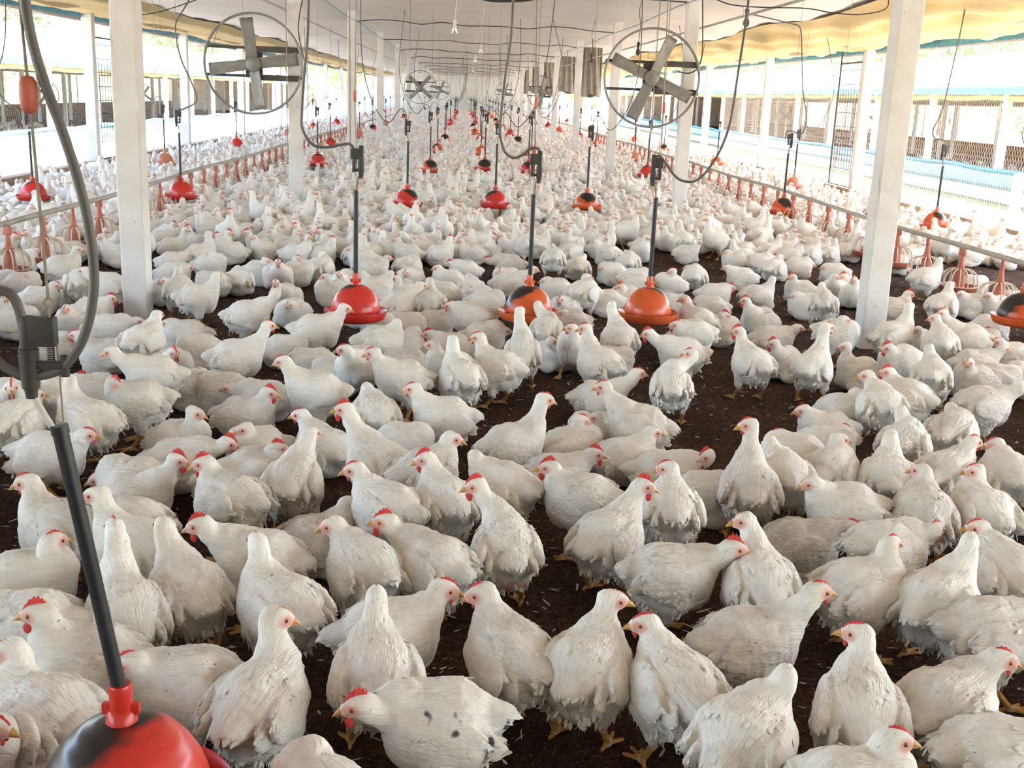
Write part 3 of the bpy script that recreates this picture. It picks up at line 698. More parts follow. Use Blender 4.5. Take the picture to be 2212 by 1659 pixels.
make_drinker(-1.06, 14.45, 'red', -.3, .10, 'red bell drinker in the second hanging row, left of its middle three', side=-1)
make_drinker(.07, 14.75, 'red', 2.6, .12, 'red bell drinker in the second hanging row, middle of its middle three', side=1)
make_drinker(1.29, 14.94, 'orange', -1.4, .095, 'orange bell drinker with a large soot patch, second hanging row, right of its middle three', side=1)
make_drinker(-3.9, 14.43, 'red', 1.5, .07, 'red bell drinker on a rod just right of the big left post', side=-1, hose=pl(14.43, [(381, 258), (383, 242), (400, 234), (422, 222), (424, 205), (410, 170), (392, 130), (382, 90), (380, 50), (400, 15), (420, -20)]))
make_drinker(4.03, 15.3, 'orange', -1.4, .10, 'orange bell drinker with a black sooty front, left of the big right post', side=1, hose=pl(15.3, [(1697, 300), (1700, 284), (1712, 283), (1727, 290), (1738, 280), (1742, 250), (1734, 190), (1732, 100), (1728, 60), (1705, 50), (1620, 30)]))
make_drinker(-5.6, 14.07, 'red', 2.6, .11, 'red bell drinker left of the feeder pipe, behind the thick black hose', side=-1, hose=pl(14.07, [(45, 255), (40, 238), (20, 225), (0, 205), (-12, 170), (5, 120), (12, 60), (10, -20)]))
make_drinker(5.88, 14.6, 'orange', -1.2, .085, 'orange bell drinker with a sooty top right of the big right post', side=-1, hose=pl(14.6, [(2037, 330), (2044, 312), (2040, 303), (2020, 298), (2016, 280), (2035, 240), (2052, 170), (2070, 90), (2085, 20)]))
trio = [(-.97, 21.0, 'orange', -.9, .12), (.05, 21.9, 'red', -1.6, .12), (.88, 21.7, 'red', -1.3, .1)]
for i, (x, y, c, a, s) in enumerate(trio): make_drinker(x, y, c, a, s, ['orange', 'red', 'red'][i]+' bell drinker in the third hanging row, '+['left', 'middle', 'right'][i]+' of its middle three', fine=False, side=-1 if i == 0 else 1)
make_drinker(-5.76, 20.9, 'faded', 2.0, .04, 'plain red bell drinker by the left low wall, behind the big left post', fine=False, side=-1)
make_drinker(5.79, 20.9, 'faded', 2.0, .03, 'faded pink bell drinker by the right low wall, left of the big right post', fine=False, side=1)
make_drinker(-3.1, 21.6, 'red', 1.6, .14, 'red bell drinker half hidden by the second left inner post', fine=False, side=-1)
make_drinker(3.2, 21.9, 'red', 1.6, .14, 'red bell drinker half hidden by the second right inner post', fine=False, side=1)
rd = random.Random(8)
for k in range(4, 14):
    y = 7.1+6.95*(k-1)
    for x in (-5.8, -3.6, -1.0, .12, 1.25, 3.7, 5.8):
        far = k > 5; g = 'far bell drinkers' if far else None
        nm = {-5.8: 'along the left low wall', -3.6: 'left of the left inner posts', -1.0: 'in the left middle line', .12: 'in the centre line', 1.25: 'in the right middle line', 3.7: 'right of the right inner posts', 5.8: 'along the right low wall'}[x]
        col = rd.choice(['red', 'red', 'orange', 'orange', 'faded'])
        lab = 'small distant bell drinker deep in the barn, beyond the fifth hanging row' if far else f'{"red" if col == "faded" else col} bell drinker {nm}, {["fourth", "fifth"][k-4]} hanging row'
        xx, yy = x+rd.uniform(-.12, .12), y+rd.uniform(-.5, .5)
        make_drinker(xx, yy, col, rd.uniform(0, 6), rd.choice([.05, .1, .13]), lab, g, fine=False, side=rd.choice([-1, 1]))
# the one close to the camera, with its looped hose, regulator and line float
P0 = (-.99, 1.98)
t = make_drinker(P0[0], P0[1], 'red', 2.75, .135, 'big red bell drinker close to the camera, with black mark and looped hose', scale=1.06, dz=.0, soot_off=.105, lean=(-.085, .0), hose=[(0, 0, 0), (0, 0, .01)])
for ch in list(t.children):
    if ch.name.split('.')[0] in ('hose', 'cord', 'regulator', 'cord_float', 'tube'): bpy.data.objects.remove(ch, do_unlink=True)
base = np.array([P0[0], P0[1], .0]); yc = 1.98
m = MB(); m.tube([p-base for p in pl(yc, [(60, 835), (58, 780), (54, 730), (48, 695), (36, 655), (18, 633), (-12, 630), (-40, 660), (-42, 720), (-10, 775), (35, 805), (80, 812), (130, 797), (168, 755), (190, 700), (201, 640), (203, 590), (197, 520), (182, 440), (160, 360), (130, 270), (100, 190), (75, 110), (58, 30), (48, -60)])], .0088, 10, smooth=7); m.build('hose', G['hose'], t, smooth=60)
sc_ = 1.0
v = MB(); pc = aty(62, 760, yc)-base
v.lathe([(0, -.085), (.010, -.085), (.012, -.068), (.0155, -.066), (.0175, -.03), (.0175, .005), (.0145, .008), (.0135, .06), (.012, .065), (0, .065)], 18, tuple(pc))
v.box((pc[0]-.004, pc[1]-.013, pc[2]+.012), (pc[0]+.05, pc[1]+.013, pc[2]+.064), bev=.003); v.box((pc[0], pc[1]-.009, pc[2]-.03), (pc[0]+.062, pc[1]+.009, pc[2]-.016), bev=.003); v.lathe([(0, -.02), (.008, -.018), (.008, .02), (0, .022)], 10, (pc[0]+.062, pc[1], pc[2]-.025))
v.build('regulator', G['valve'], t, smooth=40)
m = MB()
for k in range(60): pass
sp_ = aty(110, 765, yc)-base; m.tube([(sp_[0]+.006*math.cos(k*.9), sp_[1]+.006*math.sin(k*.9), sp_[2]-.02+.04*k/70) for k in range(70)], .0012, 5); m.build('spring', G['darkmetal'], t)
m = MB(); m.tube([p-base for p in pl(yc, [(143, 985), (138, 930), (128, 800), (122, 740)])], .0018, 5); a = aty(105, 655, yc)-base
m.tube([(a[0]+.0075*math.cos(q), a[1], a[2]+.0085*math.sin(q)) for q in [2*PI*i/16 for i in range(17)]], .0018, 5)
m.tube([p-base for p in pl(yc, [(107, 690), (106, 664)])], .0018, 5); m.tube([p-base for p in pl(yc, [(104, 646), (96, 560), (84, 430), (72, 300), (60, 180), (48, 60), (38, -60)])], .0028, 6); m.build('cord', G['cord'], t)
m = MB(); m.tube([p-base for p in pl(yc, [(76, 860), (92, 890), (118, 930), (150, 975)])], .0062, 8, smooth=4); m.build('tube', G['whitetube'], t, smooth=60)
fl = aty(62, 205, yc)-base; m = MB(); m.lathe([(0, -.032), (.009, -.030), (.0145, -.02), (.0155, 0), (.0145, .02), (.009, .030), (0, .032)], 16, tuple(fl)); m.build('cord_float', G['ringred'], t, smooth=60)

# ---------------------------------------------------------------- feeder lines: a pipe with hanging pans
def make_feeder():
    t = thing('feeder_pan', '-', 'feeder')
    m = MB(); m.lathe([(0, .53), (.012, .53), (.016, .50), (.019, .47), (.024, .41), (.034, .365), (.046, .36), (.046, .35), (.03, .345), (0, .345)], 18); m.box((-.013, -.034, .465), (.013, .034, .54), bev=.006); m.build('hanger_cone', G['feeder'], t, smooth=40)
    m = MB()
    for k in range(14):
        a = 2*PI*k/14; c, s = math.cos(a), math.sin(a); m.tube([(c*.04, s*.04, .352), (c*.09, s*.09, .345), (c*.14, s*.14, .30), (c*.160, s*.160, .23), (c*.164, s*.164, .15)], .0058, 5, smooth=2)
    m.v = [(x, y, .345-(.345-z)*.74 if z < .345 else z) for x, y, z in m.v]; m.tube([(.164*math.cos(a), .164*math.sin(a), .202) for a in [2*PI*i/24 for i in range(25)]], .005, 5); m.build('grill', G['grill'], t, smooth=60)
    m = MB(); m.lathe([(0, .07), (.11, .075), (.148, .10), (.161, .145), (.165, .156), (.168, .15), (.160, .095), (.13, .06), (0, .055)], 26); m.lathe([(.040, .35), (.046, .24), (.06, .10)], 18); m.v = [(x, y, .345-(.345-z)*.74 if z < .345 else z) for x, y, z in m.v]; m.build('pan', G['feeder'], t, smooth=40)
    return t
f0 = make_feeder(); first = True
for s, x, nm in ((-1, -3.95, 'left'), (1, 4.12, 'right')):
    t = thing('feed_pipe', f'long grey feed pipe running down the {nm} side above a row of feeder pans', 'pipe', (x, 40, .45))
    m = MB(); m.tube([(0, y-40, .055+.012*math.sin(y*.9)) for y in np.arange(5, 97, .75)], .0235, 10); m.build('tube', G['feedline'], t, smooth=60)
    for y in (8.2, 13.6, 19.0, 25, 31, 40, 50, 60):
        m = MB(); m.tube([(0, y-40, .05), (0, y-40, .18), (.06*s, y-40, .25), (0, y-40, .32), (0, y-40, 2.8)], .003, 5); m.build('hanger_wire', G['wire'], t)
    for k in range(46):
        y = 6.75+.765*k
        if k < 12: lab = f'terracotta feeder pan under the {nm} feed pipe, {["nearest", "second", "third", "fourth", "fifth", "sixth", "seventh", "eighth", "ninth", "tenth", "eleventh", "twelfth"][k]} pan from the camera'; g = None
        else: lab = f'small terracotta feeder pan farther along the {nm} feed pipe, past the twelfth'; g = f'distant pans under the {nm} feed pipe'
        if first: r = f0; r.location = (x, y, -.045); r['label'] = lab; first = False
        else:
            r = copy_tree(f0, (x, y, -.045), rd.uniform(0, 6), lab)
            if 'group' in r: del r['group']
        if g: r['group'] = g

# ---------------------------------------------------------------- fans bracketed to the posts
def make_fan(x, y, z, px_, blade_a, label, R=.61, bar_d=-1):
    t = thing('barn_fan', label, 'fan', (x, y, z))
    m = MB(); pr = [(R, -.03), (R+.014, -.034), (R+.024, -.02), (R+.024, .02), (R+.014, .034), (R, .03), (R-.004, .02), (R-.004, -.02), (R, -.03)]; m.lathe(pr, 72, Mx=Matrix.Rotation(PI/2, 4, 'X')); m.build('ring', G['metal'], t, smooth=40)
    for k in range(4):
        a = blade_a+k*PI/2; m = MB(); A = Matrix.Rotation(a, 4, 'Y')@Matrix.Rotation(.30, 4, 'Z')
        def bf(u, v): r = .05+.52*u; ww = .070+.014*u; p = Vector((( v-.5)*2*ww, .012*math.sin(v*PI), r)); return tuple(A@p)
        m.sheet(bf, 8, 6); o = m.build('blade', G['metal'], t, smooth=60); sm = o.modifiers.new('t', 'SOLIDIFY'); sm.thickness = .004
    m = MB(); m.lathe([(0, -.055), (.075, -.05), (.09, -.02), (.095, .03), (.07, .05), (0, .05)], 20, Mx=Matrix.Rotation(PI/2, 4, 'X'))
    for k in range(6): a = k*PI/3; m.lathe([(0, -.006), (.008, -.005), (.009, .004)], 8, (.045*math.cos(a), -.052, .045*math.sin(a)), Mx=Matrix.Rotation(PI/2, 4, 'X'))
    m.build('hub', G['metal'], t, smooth=40)
    m = MB(); m.lathe([(0, .06), (.085, .06), (.09, .08), (.09, .24), (.07, .27), (0, .27)], 18, Mx=Matrix.Rotation(-PI/2, 4, 'X')); m.build('motor', G['darkmetal'], t, smooth=40)
    dx = px_-x; sg = 1 if dx > 0 else -1
    m = MB()
    for zz in (.19, -.16):
        a0, a1 = sorted((-sg*R, dx+sg*.1)); m.box((a0, .075, zz-.006), (a1, .135, zz+.006)); m.box((a0, .07, zz-.006), (a1, .078, zz+.03))
        b0, b1 = sorted((sg*.04, dx+sg*.1)); m.box((b0, .025, zz-.04), (b1, .068, zz+.035), bev=.004)
    m.box((-.11, .06, -.17), (.11, .075, .2)); m.build('bracket', G['darkmetal'], t)
    return t
make_fan(-3.08, 15.03, 1.91, -2.585, -.15, 'large four bladed ring fan bracketed to the second left inner post')
make_fan(2.06, 15.03, 1.94, 2.585, 0.42, 'large four bladed ring fan bracketed to the second right inner post')
make_fan(-2.12, 45.1, 1.82, -2.585, .73, 'mid-sized looking ring fan on the sixth left inner post, blades in an X')
make_fan(2.65, 45.1, 1.82, 2.585+.3, .2, 'ring fan on the sixth right inner post partly behind grey cloth')
make_fan(-2.0, 75.2, 1.82, -2.585, .4, 'tiny distant ring fan on the tenth left inner post')
make_fan(2.2, 75.2, 1.82, 2.585, .3, 'tiny distant ring fan on the tenth right inner post')

# ---------------------------------------------------------------- bulbs, ropes and cables under the ceiling
def bulb(x, y, z, label, dark=False, group=None):
    t = thing('light_bulb', label, 'bulb', (x, y, z), 0, group)
    m = MB(); m.lathe([(0, -.048), (.015, -.044), (.027, -.03), (.0315, -.008), (.027, .018), (.016, .04), (.0135, .055)], 18); m.build('globe', G['glass' if not dark else 'darkmetal'], t, smooth=60)
    m = MB(); m.lathe([(.0135, .05), (.016, .055), (.0165, .085), (.022, .088), (.022, .12), (.006, .128), (0, .128)], 14); m.build('socket', G['whitetube' if not dark else 'valve'], t, smooth=40)
    m = MB(); L = (3.14 if abs(x) < 2.6 else 3.24)-z; m.tube([(0, 0, .125), (.012, 0, .125+(L-.125)*.3), (-.014, .01, .125+(L-.125)*.55), (.022, 0, .125+(L-.125)*.8), (.03, .0, L)], .0042, 6, smooth=4); m.build('flex', G['whitetube' if not dark else 'cable'], t)
    return t
for i, (u, v, y) in enumerate(((982, 70, 12.2), (1039, 113, 20.5), (1027, 133, 27), (1022, 155, 36), (1027, 163, 44), (1013, 172, 52))):
    p = aty(u, v, y); bulb(p[0], p[1], p[2], ['clear light bulb hanging on a kinked white flex, the largest bulb under the ceiling', 'clear light bulb second along the ceiling line of bulbs', 'clear light bulb third along the ceiling line of bulbs', 'small clear light bulb fourth along the ceiling line', 'tiny clear light bulb fifth along the ceiling line', 'tiny clear light bulb sixth along the ceiling line'][i])
for (u, v, y, l) in ((1378, 112, 15.6, 'dark dusty bulb holder hanging inside the view of the right ring fan'), (1612, 48, 11.4, 'dark dusty bulb hanging near the hose under the right ceiling tarp'), (1277, 130, 22.5, 'small dark bulb holder between the third and fourth right inner posts')):
    p = aty(u, v, y); bulb(p[0], p[1], p[2], l, True)
def cable(name, label, pts, r, mat, sm=6):
    P = [np.array(p, float) for p in pts]; c = P[len(P)//2]; m = MB(); m.tube([p-c for p in P], r, 6, smooth=sm); o = m.build(name, G[mat], None, smooth=60); o.location = c; return tag(o, label, name.split('_')[-1])
def row_hose(y, r, lab, drop=None, seed=0):
    rr = random.Random(seed); pts = [(-2.5, y, 2.92)]
    for k in range(1, 12): x = -2.5+5*k/12; pts.append((x, y+rr.uniform(-.03, .03), 2.97-.03*math.sin(PI*k/12)+rr.uniform(-.035, .035)))
    pts.append((2.5, y, 2.92)); return cable('water_hose', lab, pts, r, 'cable')
for k in range(2, 11):
    y = Y1+BAY*(k-1)+.1; row_hose(y, .009 if k < 5 else .012, f'black water hose wavering across under the ceiling at the {["", "", "second", "third", "fourth", "fifth", "sixth", "seventh", "eighth", "ninth", "tenth"][k]} pair of inner posts', seed=k)
cable('water_hose', 'thick black hose curving along the top edge above the centre', [aty(u, v, 7.4) for u, v in ((1030, -6), (1060, 1), (1100, 2), (1140, 0), (1170, -8))], .009, 'cable')
for s, nm in ((-1, 'left'), (1, 'right')):
    cable('tension_wire', f'taut pale blue line strung along the tops of the {nm} inner posts', [(s*2.38, y, 2.86-.03*(k % 2)) for k, y in enumerate(np.arange(.3, 98, 3.76))], .006, 'paleblue', 2)
    cable('steel_bar', f'thin grey bar running under the {nm} outer tarp along the posts', [(s*2.75, y, 2.62) for y in (.5, 30, 60, 97)], .014, 'feedline', 1)
def vline(u0, v0, u1, v1, y, r, lab, mat='cord'): a = aty(u0, v0, y); b = aty(u1, v1, y); cable('hanging_rope', lab, [a, (a+b)/2, b], r, mat, 2)
vline(617, -20, 622, 345, 13.9, .006, 'frayed hemp cord hanging in front of the left ring fan')
vline(1428, -20, 1405, 300, 9.2, .004, 'thin cord hanging in front of the right ring fan, left one')
vline(1444, -20, 1428, 330, 9.4, .004, 'thin cord with a red float in front of the right ring fan', 'cord')
vline(1160, -10, 1155, 345, 7.4, .004, 'thin cord beside the middle hose in the first row')
vline(755, -10, 757, 345, 7.2, .004, 'thin cord hanging left of the third left inner post')
cable('power_cable', 'black cable looping down the second left inner post beside the ring fan', [aty(u, v, 14.9) for u, v in ((655, -10), (646, 40), (645, 70), (652, 110), (658, 132), (661, 150), (656, 165), (648, 172))], .008, 'cable')
cable('power_cable', 'black cable sagging from the right post towards the yellow tarp', [aty(u, v, 11.5) for u, v in ((1540, -5), (1580, 10), (1650, 16), (1740, 18), (1800, 28), (1860, 31), (1912, 20), (1920, -4))], .006, 'cable')
cable('power_cable', 'thin black cable crossing from the left eave to the ceiling', [aty(u, v, 12.5) for u, v in ((308, 32), (350, 24), (400, 8), (440, -6))], .005, 'cable')
cable('fan_lead', 'black lead hanging from the right ring fan to the ceiling', [aty(u, v, 15.1) for u, v in ((1518, -5), (1518, 60), (1517, 115), (1508, 145), (1490, 158), (1465, 155))], .008, 'cable')

# ---------------------------------------------------------------- wire gates in the side walls
for s, y0, y1, lab in ((-1, 23.15, 24.6, 'dark grid wire gate in the left open side beside the big left post'), (1, 23.15, 24.5, 'dark grid wire gate in the right open side, left of the big right post')):
    t = thing('wire_gate', lab, 'gate', (s*7.62, y0, .08)); L = y1-y0
    m = MB(); H = 2.35 if s < 0 else 2.5
    for a, b in (((0, 0, 0), (0, 0, H+.45)), ((0, L, 0), (0, L, H+(.5 if s > 0 else 0))), ((0, 0, 0), (0, L, 0)), ((0, 0, H), (0, L, H))): m.tube([a, b], .02, 6)
    m.build('gate_frame', G['darkmetal'], t)
    m = MB()
    for k in range(1, 8): m.tube([(0, L*k/8, .35), (0, L*k/8, H)], .006, 5)
    for k in range(8): m.tube([(0, 0, .35+k*(H-.35)/7.5), (0, L, .35+k*(H-.35)/7.5)], .008, 5)
    m.build('grid', G['darkmetal'], t)
cable('brace_bar', 'thin dark bar leaning against the right wire gate outside', [(8.0, 25.6, -.16), (7.8, 24.6, 1.0)], .015, 'darkmetal', 1)
for (x, y, h) in ((10.6, 22.0, .95), (10.2, 20.2, 1.35)):
    m = MB(); m.lathe([(0, 0), (.11, 0), (.11, h), (.09, h+.03), (0, h+.03)], 18); o = m.build('marker_post', G['white'], None, smooth=40); o.location = (x, y, -.42); tag(o, ('lower' if h < 1 else 'taller')+' of two white round posts on the sunlit ground outside, right side', 'post')

# ---------------------------------------------------------------- the neighbouring barns
def barn(s, z0, label, y0, y1, yb):
    X = 14.5 if s > 0 else 14.2; t = thing('poultry_barn', label, 'barn', (s*X, y0, z0)); L = y1-y0; Wd = 14.
    S = lambda lo, hi: ((min(s*lo[0], s*hi[0]), lo[1], lo[2]), (max(s*lo[0], s*hi[0]), hi[1], hi[2]))
    m = MB(); ez, rz_ = 3.0, 4.75
    for a, b, za, zb in ((-.9, Wd/2, ez, rz_), (Wd/2, Wd+.9, rz_, ez)):
        m.sheet(lambda u, v: (s*(a+(b-a)*u), -1+(L+2)*v, za+(zb-za)*u), 4, 60)
    o = m.build('roof', G['roof'], t); o.modifiers.new('t', 'SOLIDIFY').thickness = .05
    m = MB(); m.box(*S((-.92, -1, 2.80), (-.86, L+1, 3.0))); m.build('fascia', G['paleblue'], t)
    m = MB(); m.box(*S((-.1, 0, 0), (.1, L, .42))); m.build('low_wall', G['post'], t)
    m = MB(); m.sheet(lambda u, v: (s*(-.13-.02*math.sin(u*L*2.1)), L*u, .3+.47*v+.04*math.sin(u*L*.7)*v), 120, 3); o = m.build('side_curtain', G['curtain'], t, smooth=60); o.modifiers.new('t', 'SOLIDIFY').thickness = .012
    m = MB(); m.tube([(-s*.14, L*k/100, .80+.04*math.sin(k*1.3)*math.sin(k*.31)) for k in range(101)], .06, 8); m.build('curtain_roll', G['paleblue'], t, smooth=60)
    m = MB(); m.tube([(s*.02, L*k/100, 2.75+.03*math.sin(k*1.9)) for k in range(101)], .09, 8); m.build('tarp_roll', G['yellow'], t, smooth=60)
    m = MB(); m.sheet(lambda u, v: (s*Wd*u, L*v, .06), 2, 2); m.build('litter_floor', G['litter'], t)
    m = MB(); m.box(*S((Wd-.1, 0, 0), (Wd+.1, L, .75))); m.build('far_wall', G['brick'], t)
    m = MB(); (m.box(*S((Wd-.02, yb-y0, .7), (Wd+.02, L, 2.75))) if yb < y1 else None); m.box(*S((-.1, L-.2, 0), (Wd, L, 3))); m.build('brown_curtain', G['brown'], t)
    m = MB(); m.sheet(lambda u, v: (s*(.2+(Wd-.4)*u), L*v, 2.72+.05*math.sin(v*L)), 6, 40); m.build('ceiling_tarp', G['barnceil'], t)
    k = 0
    while k*5.0 < L:
        for xx, ww in ((0, .19), (4.6, .16), (9.4, .16), (Wd, .19)):
            if k*5.0 > yb-y0 and xx > 0: continue
            m = MB(); m.box((s*xx-ww/2, k*5.0, 0), (s*xx+ww/2, k*5.0+ww, 2.85), bev=.01); m.build('post', G['white'], t)
        k += 1
    for yy in (16, 31, 46, 61):
        m = MB(); fx, fz = s*4.0, 1.75
        m.tube([(fx+.55*math.cos(a), yy, fz+.55*math.sin(a)) for a in [2*PI*i/32 for i in range(33)]], .02, 6)
        for a in (.6, .6+PI/2): m.box((-.52, -.01, -.06), (.52, .01, .06), Mx=Matrix.Translation((fx, yy, fz))@Matrix.Rotation(a, 4, 'Y'))
        m.build('fan', G['metal'], t)
    return t
barn(1, -.62, 'pale roofed poultry barn beyond the right open side', 6, 116, 100)
barn(-1, -.84, 'pale roofed poultry barn beyond the left open side, blue edged', 4, 110, 999)

# ---------------------------------------------------------------- trees outside
def tree(x, y, z, h, r, label, seed, group=None):
    rr = np.random.default_rng(seed); t = thing('leafy_tree', label, 'tree', (x, y, z), 0, group)
    m = MB(); m.tube([(0, 0, 0), (.1, .05, h*.3), (-.05, .1, h*.55), (0, 0, h*.8)], (.22, .07), 8, smooth=3)
    for k in range(5): a = 2*PI*k/5+.4; m.tube([(0, 0, h*(.35+.06*k)), (math.cos(a)*r*.35, math.sin(a)*r*.35, h*(.5+.06*k)), (math.cos(a)*r*.7, math.sin(a)*r*.7, h*(.62+.06*k))], (.09, .02), 6)
    m.build('trunk', G['bark'], t, smooth=60)
    n = 1500; V = np.zeros((n*4, 3)); F = np.arange(n*4).reshape(n, 4)
    for k in range(n):
        d = rr.normal(size=3); d /= np.linalg.norm(d); lump = 1+.25*math.sin(d[0]*5+seed)+.2*math.sin(d[1]*6+d[2]*4)
        c = d*np.array([r, r, h*.36])*lump*rr.uniform(.7, 1)**.5+np.array([0, 0, h*.66]); a = rr.normal(size=3); a /= np.linalg.norm(a); b = np.cross(a, d); b /= np.linalg.norm(b)+1e-9; s = rr.uniform(.14, .30)
        V[k*4:k*4+4] = [c-a*s, c+b*s*.5, c+a*s, c-b*s*.5]
    me = mesh_np('crown', V, F, [G['leaf']], smooth=False); o = bpy.data.objects.new('crown', me); COL.objects.link(o); o.parent = t
TL = [(37, 44, 8, 4), (39, 60, 9, 4.5), (38, 76, 9, 4.5), (39, 94, 10, 5), (40, 112, 10, 5), (33, 132, 10, 4.5), (12, 124, 9, 3.6), (20, 132, 10, 3.8), (14, 146, 10, 4), (26, 148, 11, 4.5)]
for i, (x, y, h, r) in enumerate(TL): tree(x, y, -1, h, r, 'sunlit leafy tree beyond the right open side, above or past the neighbouring roof', 20+i, 'trees beyond the right side')
TLL = [(-37, 34, 8, 4), (-38, 50, 9, 4.5), (-39, 66, 9, 4.5), (-39, 84, 10, 5), (-40, 101, 10, 5), (-30, 122, 10, 4.5), (-12, 118, 9, 3.6), (-20, 122, 10, 3.8), (-14, 136, 10, 4), (-26, 138, 11, 4.5)]
for i, (x, y, h, r) in enumerate(TLL): tree(x, y, -1, h, r, 'sunlit leafy tree beyond the left open side, above or past the neighbouring roof', 40+i, 'trees beyond the left side')
